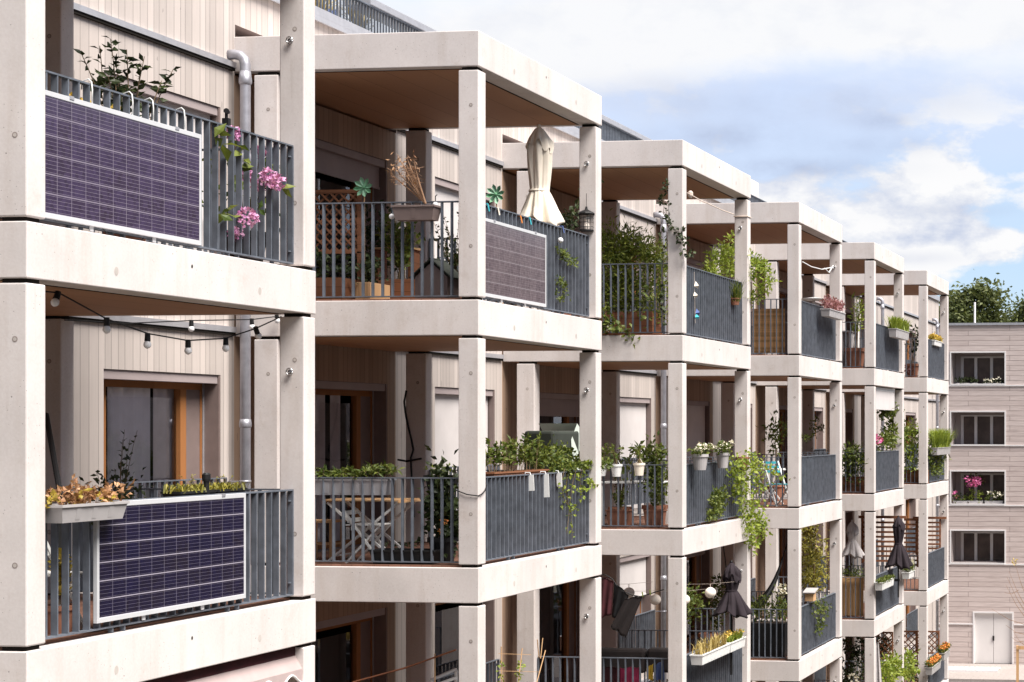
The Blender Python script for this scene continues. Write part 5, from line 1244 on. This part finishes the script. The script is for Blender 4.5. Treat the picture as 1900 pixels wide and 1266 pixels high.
e = P(1655, 960, -.05); parasol('tall closed black plum parasol before the slatted wooden screen', .12, e.y, e.z, P(1655, 1010, -.0).z, P(1652, 1054, -.0).z, .31, LO + .30, 'purplecloth', .14, rw=.09)
def slat_screen(label, a, b, z0, z1, n, posts=True, roof=False):
    a, b = Vector(a), Vector(b); o = thing('slat_screen', label, 'wooden screen', Vector((*a.xy, z0)), 'slatted wooden screens'); m_ = MB()
    for k in range(n): z = z0 + (z1 - z0) * (k + .5) / n; m_.beam((a.x, a.y, z), (b.x, b.y, z), .02, .055)
    m_.build('slats', 'brownwood', o)
    for q in (a, b): m_ = MB(); m_.beam((q.x, q.y + .025, z0), (q.x, q.y + .025, z1 + .05), .05, .05); m_.build('post', 'brownwood', o)
    m_ = MB(); m_.beam((a.x - .1, a.y, z1 + .08), (b.x + .2, b.y, z1 + .08), .07, .07); m_.build('top_beam', 'brownwood', o)
za, zb = aty(1640, 965, Y5 + 3.8).z, aty(1640, 1045, Y5 + 3.8).z
slat_screen('dark slatted wooden screen behind the black parasol', aty(1600, 1000, Y5 + 3.75), aty(1668, 1000, Y5 + 3.75), zb, za, 9)
Y6 = 38.25
za, zb = aty(1640, 969, Y6 + .3).z, aty(1640, 1052, Y6 + .3).z
slat_screen('brown slatted screen along the left side of the sixth lower balcony', aty(1672, 1000, Y6 + .3), aty(1702, 1000, Y6 + .3), zb, za, 10)
slat_screen('brown slatted screen at the far side of the sixth lower balcony', aty(1700, 1000, Y6 + 3.75), aty(1744, 1000, Y6 + 3.75), aty(1720, 1030, Y6 + 3.7).z, aty(1720, 966, Y6 + 3.7).z, 8)
p = hung_box('flower_box', 'empty white trough hung on the fifth lower railing below the black parasol', 1630, 1652, 1076, 'whitepl', 'lf_mid', None, .12, .2, .03)
p = hung_box('flower_box', 'white flowering box at the right end of the fifth lower railing', 1680, 1690, 1060, 'whitepl', 'lf_mid', 'whitefl', .1, .18, .3)
# fifth tower bottom
p = Plant('leafy_bush', 'bright yellow green bush spilling out of the fifth bottom balcony', 'bush', floor(P(1655, 1290, -.1), BO)); pot(p.t, floor(P(1655, 1290, -.3), BO), .3, .5, 'terra')
for (px, py) in ((1642, 1232), (1655, 1228), (1668, 1240), (1680, 1238), (1650, 1250), (1665, 1258), (1640, 1262), (1684, 1222), (1690, 1245)): blob(p.lf, P(px, py, .02), (.2, .4, .2), 70, .15, .08, 7)
p.done('lf_lime')
cloth('curtain_cloth', 'long greyish curtain hanging at the left of the fifth bottom balcony front', ((1622, 1196), (1630, 1190), (1638, 1290), (1622, 1290)), 'greycloth', Y5 + .5, cat='curtain')
p = Plant('leafy_bush', 'dark green bush behind the fifth bottom side railing', 'bush', floor(aty(1580, 1280, Y5 + 1), BO)); e = aty(1580, 1280, Y5 + 1.); pot(p.t, floor(e, BO), .25, .5, 'terra')
for (px, py) in ((1570, 1205), (1585, 1200), (1595, 1220), (1575, 1240), (1590, 1255), (1565, 1262)): blob(p.lf, aty(px, py, Y5 + 1.), (.3, .3, .3), 70, .14, .07, 7)
for q in ((1580, 1258), (1590, 1262)): flower(p.fl, aty(*q, Y5 + .6), .08, 18, .08)
p.done('lf_dark', 'whitefl')
p = Plant('leafy_bush', 'dark shrub behind the lattice of the fifth bottom balcony', 'bush', floor(P(1640, 1260, -1.6), BO)); pot(p.t, floor(P(1640, 1260, -1.6), BO), .25, .5, 'terra')
for (px, py) in ((1632, 1185), (1642, 1195), (1636, 1210), (1650, 1205)): blob(p.lf, P(px, py, -1.6), (.25, .4, .3), 60, .14, .07, 7)
p.done('lf_dark')

# ------------------------------------------------------------------ sixth tower
p = Plant('potted_plant', 'sparse plant with pale flowers on the sixth top side railing', 'potted plant', floor(aty(1692, 690, Y6 + .5), TP)); e = aty(1693, 690, Y6 + .5); pot(p.t, floor(e, TP), .2, .4, 'terra'); stems(p.lf, p.st, floor(e, TP + .4), 1.2, .4, 12, .13, .07, 9, .008)
for q in ((1686, 682), (1690, 687), (1684, 690)): flower(p.fl, aty(*q, Y6 + .3), .07, 12, .08)
p.done('lf_dark', 'rose')
hung_box('flower_box', 'yellow flower box set on the sixth top railing', 1728, 1742, 633, 'whitepl', 'lf_yel', 'yellowfl', -.12, .15, .16)
p = Plant('leafy_bush', 'tall leafy bush growing out of the sixth middle side opening', 'bush', floor(aty(1690, 860, Y6 + .4), MI)); e = aty(1690, 880, Y6 + .4); wood_box(p.t, e.x - .5, e.x + .5, e.y - .2, e.y + .2, MI, MI + .4)
for (px, py) in ((1682, 808), (1690, 800), (1698, 812), (1684, 830), (1696, 835), (1680, 850), (1692, 858), (1685, 875), (1700, 795)): blob(p.lf, aty(px, py, Y6 + .3), (.22, .3, .25), 70, .15, .06, 7)
p.done('lf_lime')
hung_box('flower_box', 'grey box of tall bright grass hung on the sixth middle railing', 1733, 1758, 830, 'greypl', 'lf_lime', None, .15, .22, .6, 'grass')
p = Plant('trailing_plant', 'green vine hanging over the sixth middle front railing', 'trailing plant', P(1735, 835, -.05)); pot(p.t, floor(P(1735, 850, -.5), MI), .2, .4, 'terra')
for (px, py) in ((1726, 845), (1730, 870), (1740, 850), (1748, 860), (1752, 845), (1742, 872), (1736, 815), (1728, 820)): blob(p.lf, P(px, py, .03), (.12, .35, .22), 42, .13, .07, 6)
p.done('lf_mid')
o = thing('lattice_screen', 'brown diagonal lattice behind the sixth bottom balcony front', 'lattice', (aty(1742, 1200, Y6 + 3.7).x, Y6 + 3.7, BO))
a, b = aty(1700, 1200, Y6 + 3.7), aty(1742, 1200, Y6 + 3.7); lattice(o, (a.x, a.y, 0), (b.x, b.y, 0), aty(1720, 1212, Y6 + 3.7).z, aty(1720, 1172, Y6 + 3.7).z, .03, .13).build('lattice_frame', 'brownwood', o)
o = thing('lattice_screen', 'brown diagonal lattice on the left side of the sixth bottom balcony', 'lattice', (aty(1676, 1200, Y6 + .3).x, Y6 + .3, BO))
a, b = aty(1676, 1200, Y6 + .3), aty(1702, 1200, Y6 + .3); lattice(o, (a.x, a.y, 0), (b.x, b.y, 0), aty(1690, 1235, Y6 + .3).z, aty(1690, 1172, Y6 + .3).z, .03, .13).build('lattice_frame', 'brownwood', o)
o = thing('lattice_screen', 'brown diagonal lattice behind the bright bush of the fifth bottom balcony', 'lattice', (aty(1655, 1200, Y5 + 3.7).x, Y5 + 3.7, BO))
a, b = aty(1622, 1200, Y5 + 3.7), aty(1656, 1200, Y5 + 3.7); lattice(o, (a.x, a.y, 0), (b.x, b.y, 0), aty(1640, 1222, Y5 + 3.7).z, aty(1640, 1174, Y5 + 3.7).z, .03, .13).build('lattice_frame', 'brownwood', o)
hung_box('flower_box', 'grey box of orange flowers low on the sixth bottom railing', 1723, 1740, 1232, 'greypl', 'lf_mid', 'orangefl', .15, .22, .18)
hung_box('flower_box', 'grey box of red flowers at the right end of the sixth bottom railing', 1746, 1757, 1208, 'greypl', 'lf_mid', 'orangefl', .2, .22, .2)
p = Plant('flower_bush', 'small plant with red flowers in the sixth bottom side opening', 'flower', floor(aty(1690, 1260, Y6 + .5), BO)); e = aty(1690, 1255, Y6 + .5); pot(p.t, floor(e, BO), .2, .3, 'terra'); blob(p.lf, floor(e, BO + .5), (.4, .3, .3), 120, .13, .07, 8)
for q in range(6): flower(p.fl, floor(e, BO + .65) + Vector((G(.2), -.2, G(.15))), .06, 12, .07)
p.done('lf_mid', 'orangefl')

# ------------------------------------------------------------------ roof terrace grasses and far loggias
for i, (y, lab) in enumerate(((9.6, 'straw coloured grass behind the roof railing at the left end'), (10.7, 'straw coloured grass leaning behind the roof railing above the first roof slab'), (11.8, 'straw coloured grass behind the roof railing where the coping begins'))):
    p = Plant('ornamental_grass', lab, 'ornamental grass', (-3.6, y, ZT + .02), 'dry grasses on the roof terrace'); pot(p.t, (-3.65, y, ZT + .02), .2, .3, 'black')
    blades(p.lf, (-3.6, y, ZT + .3), .6, .8, 90, .02, sx=.35, sy=1.); p.done('grass')
for i, (y0, y1) in enumerate(((8.9, 10.3), (10.9, 11.6))):
    o = thing('deck_chair', ['dark blue canvas chair behind the left part of the roof railing', 'dark blue canvas chair behind the roof railing beside the coping'][i], 'chair', (-3.8, y0, ZT + .02)); m_ = MB(); m_.box(-3.82, -3.80, y0, y1, ZT + .25, ZT + .62); m_.build('backrest', 'bluecloth', o)
    m_ = MB(); m_.box(-4.3, -3.83, y0, y1, ZT + .24, ZT + .27); m_.build('seat', 'bluecloth', o)
    for yy in (y0 + .04, y1 - .04): m_ = MB(); m_.beam((-3.79, yy, ZT + .025), (-3.79, yy, ZT + .66), .03, .03); m_.beam((-4.28, yy, ZT + .025), (-4.28, yy, ZT + .24), .03, .03); m_.build('leg', 'greypl', o)
def far_box(label, px0, px1, py, leaf, fl, gh, mat='farframe'):
    a, b = fp(px0, py), fp(px1, py); y = FY + .32
    p = Plant('flower_box', label, 'flower box', (a.x, y, a.z - .2)); trough(p.t, (a.x, y, a.z), (b.x, y, a.z), .3, .22, mat)
    n = max(2, int((b.x - a.x) / .25))
    for k in range(n):
        c = Vector((a.x + (b.x - a.x) * (k + .5) / n, y, a.z + gh * .4)); blob(p.lf, c, (.16, .15, gh * .5), 36, .16, .09, 5)
        if fl and rnd.random() < .8: flower(p.fl, c + Vector((G(.1), -.15, gh * .3)), .12, 16, .12)
    p.done(leaf, fl or 'pink')
far_box('white box of dark green plants in the topmost loggia of the far building', 1773, 1812, 711, 'lf_dark', None, .3)
far_box('white box with pale blossoms right in the topmost loggia of the far building', 1824, 1860, 711, 'lf_dark', 'whitefl', .2)
far_box('dark box of pink flowers in the third loggia from the ground', 1768, 1794, 930, 'lf_mid', 'hotpink', .45)
far_box('dark box of yellow green bushes in the middle of the pink flowered loggia', 1796, 1822, 930, 'lf_lime', None, .6)
far_box('dark box of white blossoms at the right of the pink flowered loggia', 1826, 1860, 930, 'lf_mid', 'whitefl', .5)
p = Plant('hanging_basket', 'hanging basket of magenta pink flowers in a far loggia', 'hanging basket', fp(1805, 880) + Vector((0, .4, 0))); e = fp(1808, 893) + Vector((0, .4, 0)); m_ = MB(); m_.lathe([(.08, -.2), (.2, 0)], e - Vector((0, 0, .1)), 10); m_.build('basket', 'brownwood', p.t); p.st.tube([e, e + Vector((0, 0, .4))], .02, 5)
blob(p.lf, e, (.45, .2, .2), 60, .16, .09, 6)
for q in range(12): flower(p.fl, e + Vector((G(.22), -.15 + G(.08), G(.13))), .13, 18, .12)
p.done('lf_mid', 'hotpink')

# ------------------------------------------------------------------ trees
def tree(label, px, py_top, Y, w, leaf='lf_tree', n=9000, seed=1, hlow=.35):
    global rnd
    keep = rnd; rnd = random.Random(seed)
    top = aty(px, py_top, Y); h = top.z - GZ; base = Vector((top.x, Y, GZ))
    o = thing('broadleaf_tree', label, 'tree', base, 'trees behind the far building')
    m_ = MB(); m_.tube([base, base + Vector((.1, 0, h * .3)), base + Vector((.0, .1, h * .75))], h * .022, 10, h * .008); lf = MB()
    cl = []
    for k in range(80):
        a = U(0, 6.28); t_ = U(hlow, .97); prof = math.sin(min(1, (1.02 - t_) / (1.02 - hlow) * 1.25 + .1) * 1.75) * w
        r = prof * U(.45, 1.0); e = base + Vector((math.cos(a) * r, math.sin(a) * r, h * t_)); s_ = base + Vector((0, 0, h * max(.22, t_ - .22)))
        m_.tube([s_, s_.lerp(e, .5) + Vector((0, 0, h * .02)), e], h * .0055, 5, h * .001); cl.append((e, U(.7, 1.2)))
    m_.build('trunk', 'bark', o)
    for k in range(n):
        e, s_ = rnd.choice(cl); p_ = e + Vector((G(w * .15 * s_), G(w * .15 * s_), G(w * .11 * s_))); lf.leaf(p_, (G(1), G(1), G(.6)), U(.2, .38), U(.12, .22))
    lf.build('crown', leaf, o); rnd = keep
tree('large green tree behind the far building, left and tallest crown', 1806, 522, 98, 3.3, n=30000, seed=3)
tree('smaller green tree behind the far building at the right edge', 1912, 550, 104, 3.2, n=24000, seed=5)
tree('low green tree behind the gap just beside the sixth tower', 1768, 548, 108, 2.6, n=12000, seed=8)
# bare young tree with stake
Yb = 58
e = aty(1912, 1240, Yb); base = Vector((e.x, Yb, GZ)); o = thing('young_bare_tree', 'thin bare young tree at the lower right edge before the far building', 'tree', base)
m_ = MB(); topz = aty(1905, 1020, Yb).z; m_.tube([base, base + Vector((0, 0, 3)), Vector((base.x - .1, Yb, topz))], .05, 6, .015)
m_.build('trunk', 'bark', o); m_ = MB()
for (a, b) in (((1905, 1150), (1866, 1085)), ((1905, 1130), (1872, 1060)), ((1905, 1110), (1882, 1040)), ((1905, 1178), (1866, 1160)), ((1900, 1190), (1876, 1182)), ((1905, 1160), (1840, 1130)), ((1905, 1140), (1868, 1070)), ((1890, 1095), (1864, 1100)), ((1905, 1200), (1880, 1172))):
    m_.tube([aty(*a, Yb), aty((a[0] + b[0]) / 2, (a[1] + b[1]) / 2 + 5, Yb), aty(*b, Yb)], .016, 4, .006)
m_.build('branches', 'twig', o); lf = MB(); blob(lf, aty(1883, 1043, Yb), (.15, .15, .12), 12, .12, .06, 3); lf.build('foliage', 'lf_yel', o)
o = thing('tree_stake', 'pale wooden tree stake frame at the lower right corner', 'tree stake', (aty(1888, 1240, Yb).x, Yb, GZ)); a = aty(1888, 1198, Yb)
m_ = MB(); m_.beam((a.x, Yb, GZ), (a.x, Yb, a.z), .1, .1); m_.build('post', 'palewood', o); m_ = MB(); m_.beam((a.x - .05, Yb - .06, a.z - .08), (a.x + 1.6, Yb - .06, a.z - .08), .04, .14); m_.build('crossbar', 'palewood', o)
# slotted bench strip / drain by the far wall
o = thing('bicycle_rack', 'row of slanted pale slats on the paving below the far building', 'slatted rack', fp(1800, 1240)); a, b = fp(1762, 1240), fp(1858, 1240); yb = 72.6; m_ = MB()
for k in range(11): q = a.x + (b.x - a.x) * k / 10; m_.beam((q, yb - .5, GZ + .16), (q + .12, yb + .6, GZ + .16), .14, .06)
m_.build('slats', 'farframe', o); m_ = MB(); m_.box(a.x, b.x + .2, yb - .55, yb - .48, GZ + .1, GZ + .18); m_.box(a.x, b.x + .2, yb + .6, yb + .67, GZ + .1, GZ + .18); m_.build('rail', 'farframe', o)
# opposite housing row, added out of view to hold back low sky light
OB = thing('unseen_opposite_row', 'plain unseen housing row added across the courtyard to block low sky light', 'building', (19, 0, GZ))
m_ = MB(); m_.box(19, 29, -45, 62, GZ, 9.3); m_.build('wall', 'brownwood' if False else 'farwall', OB)
m_ = MB()
for zz_ in (-8.4, -5.3, -2.2, .9, 4.0, 7.1):
    y = -43
    while y < 60: m_.box(18.97, 19.0, y, y + 1.6, zz_, zz_ + 1.6); y += 4.2
m_.build('windows', 'farglass', OB)


# ------------------------------------------------------------------ light
EXPO = 2.08
w = bpy.data.worlds.new('World'); sc.world = w; w.use_nodes = True
nt = w.node_tree; nt.nodes.clear(); t = NT(nt)
out = t.n('ShaderNodeOutputWorld'); bg = t.n('ShaderNodeBackground'); t.l(bg.outputs[0], out.inputs[0])
SUN_EL, SUN_AZ = R(57), R(113)      # azimuth from +Y towards +X
sky = t.n('ShaderNodeTexSky', sky_type='NISHITA'); sky.sun_disc = False; sky.sun_elevation = SUN_EL; sky.sun_rotation = SUN_AZ
sky.air_density = 1.0; sky.dust_density = .6; sky.ozone_density = 1.5
tc = t.n('ShaderNodeTexCoord'); d = tc.outputs['Generated']; sx = t.n('ShaderNodeSeparateXYZ'); t.l(d, sx.inputs[0])
# veil of high cloud with cumulus banks low over the far roofs
ady = t.math('MAXIMUM', sx.outputs[1], .2)
u = t.math('DIVIDE', sx.outputs[0], ady); v = t.math('DIVIDE', sx.outputs[2], ady)
n1 = t.noise(t.scalev(d, (11, 11, 26)), 1.0, 9, .60); n2 = t.noise(t.scalev(d, (5, 5, 17)), 1.3, 6, .55); n3 = t.noise(t.scalev(d, (26, 26, 44)), 1.0, 7, .6)
vd = t.math('ADD', v, t.math('MULTIPLY', t.math('SUBTRACT', n2, .5), .09))
def blobf(px, py, su, sv, amp):
    r = ray(px, py); U_, V_ = r.x / r.y, r.z / r.y; su /= FPX; sv /= FPX
    a = t.math('POWER', t.math('DIVIDE', t.math('SUBTRACT', u, U_), su), 2.); b = t.math('POWER', t.math('DIVIDE', t.math('SUBTRACT', v, V_), sv), 2.)
    return t.math('MULTIPLY', t.math('EXPONENT', t.math('MULTIPLY', t.math('ADD', a, b), -1.)), amp)
def total(lst):
    r = None
    for q in lst:
        k = blobf(*q); r = k if r is None else t.math('ADD', r, k)
    return r
K = 10 / 2 ** EXPO
def lin(r, g, b_): return tuple(K * ((x / 255 + .055) / 1.055) ** 2.4 for x in (r, g, b_))
base = t.ramp(vd, [(.0, lin(188, 213, 236)), (.09, lin(184, 208, 235)), (.155, lin(203, 215, 239)), (.205, lin(208, 217, 240)), (.235, lin(238, 241, 248)), (.30, lin(250, 251, 253)), (.6, lin(240, 242, 248))])
base = t.mix(.10, base, sky.outputs[0])
bank = total([(1740, 345, 120, 50, .20), (1800, 455, 80, 36, .20), (1700, 420, 150, 50, .16), (1480, 350, 130, 40, .12), (1580, 440, 100, 40, .12), (1400, 40, 800, 70, .45), (950, 110, 330, 70, .3), (1750, 30, 400, 60, .2)])
hole = total([(1640, 130, 330, 50, .16), (1860, 300, 70, 70, .12), (1850, 540, 140, 36, .14), (1600, 300, 110, 40, .06), (1450, 195, 330, 75, .13), (1860, 400, 50, 30, .10)])
lowf = t.ramp(vd, [(.17, 1.), (.225, 0.)])
nn = t.math('ADD', t.math('ADD', t.math('MULTIPLY', n1, .62), t.math('MULTIPLY', n3, .38)), t.math('SUBTRACT', bank, hole))
cm = t.mix(lowf, t.ramp(nn, [(.34, 0.), (.80, 1.)]), t.ramp(nn, [(.48, 0.), (.565, 1.)]))
grey = total([(1640, 226, 60, 16, .7), (1450, 315, 180, 22, .9), (1640, 268, 130, 20, .5), (1330, 255, 160, 28, .7), (1560, 190, 260, 40, .45), (1200, 180, 160, 40, .4), (1760, 392, 120, 14, .45), (1620, 480, 150, 14, .4)])
hi = t.math('SUBTRACT', 1., lowf)
lite = t.mix(t.math('MULTIPLY', hi, .8), t.ramp(t.math('ADD', n3, t.math('MULTIPLY', t.math('SUBTRACT', n1, .5), .6)), [(.32, lin(205, 214, 234)), (.56, lin(253, 253, 254))]), lin(249, 250, 253))
c = t.mix(cm, base, lite)
c = t.mix(t.math('MULTIPLY', grey, t.math('MULTIPLY', t.math('SUBTRACT', n3, .25), 2.2), clamp=True), c, lin(176, 188, 216))
# away from the bright bank of cloud the sky is a duller grey
side = t.ramp(sx.outputs[1], [(.35, 0.), (.80, 1.)])
c = t.mix(side, t.mix(.18, tuple(x * .24 for x in lin(250, 240, 232)), sky.outputs[0]), c)
t.l(c, bg.inputs[0]); bg.inputs[1].default_value = .10
sl = bpy.data.lights.new('sun', 'SUN'); so = bpy.data.objects.new('sun', sl); COL.objects.link(so)
sl.energy = 2.2; sl.angle = R(36); sl.color = (1, .945, .88)
dv = Vector((math.sin(SUN_AZ) * math.cos(SUN_EL), math.cos(SUN_AZ) * math.cos(SUN_EL), math.sin(SUN_EL)))
so.rotation_euler = dv.to_track_quat('Z', 'Y').to_euler(); so.location = (20, -20, 40)
sc.view_settings.view_transform = 'Standard'; sc.view_settings.look = 'None'; sc.view_settings.gamma = 1
sc.view_settings.exposure = EXPO
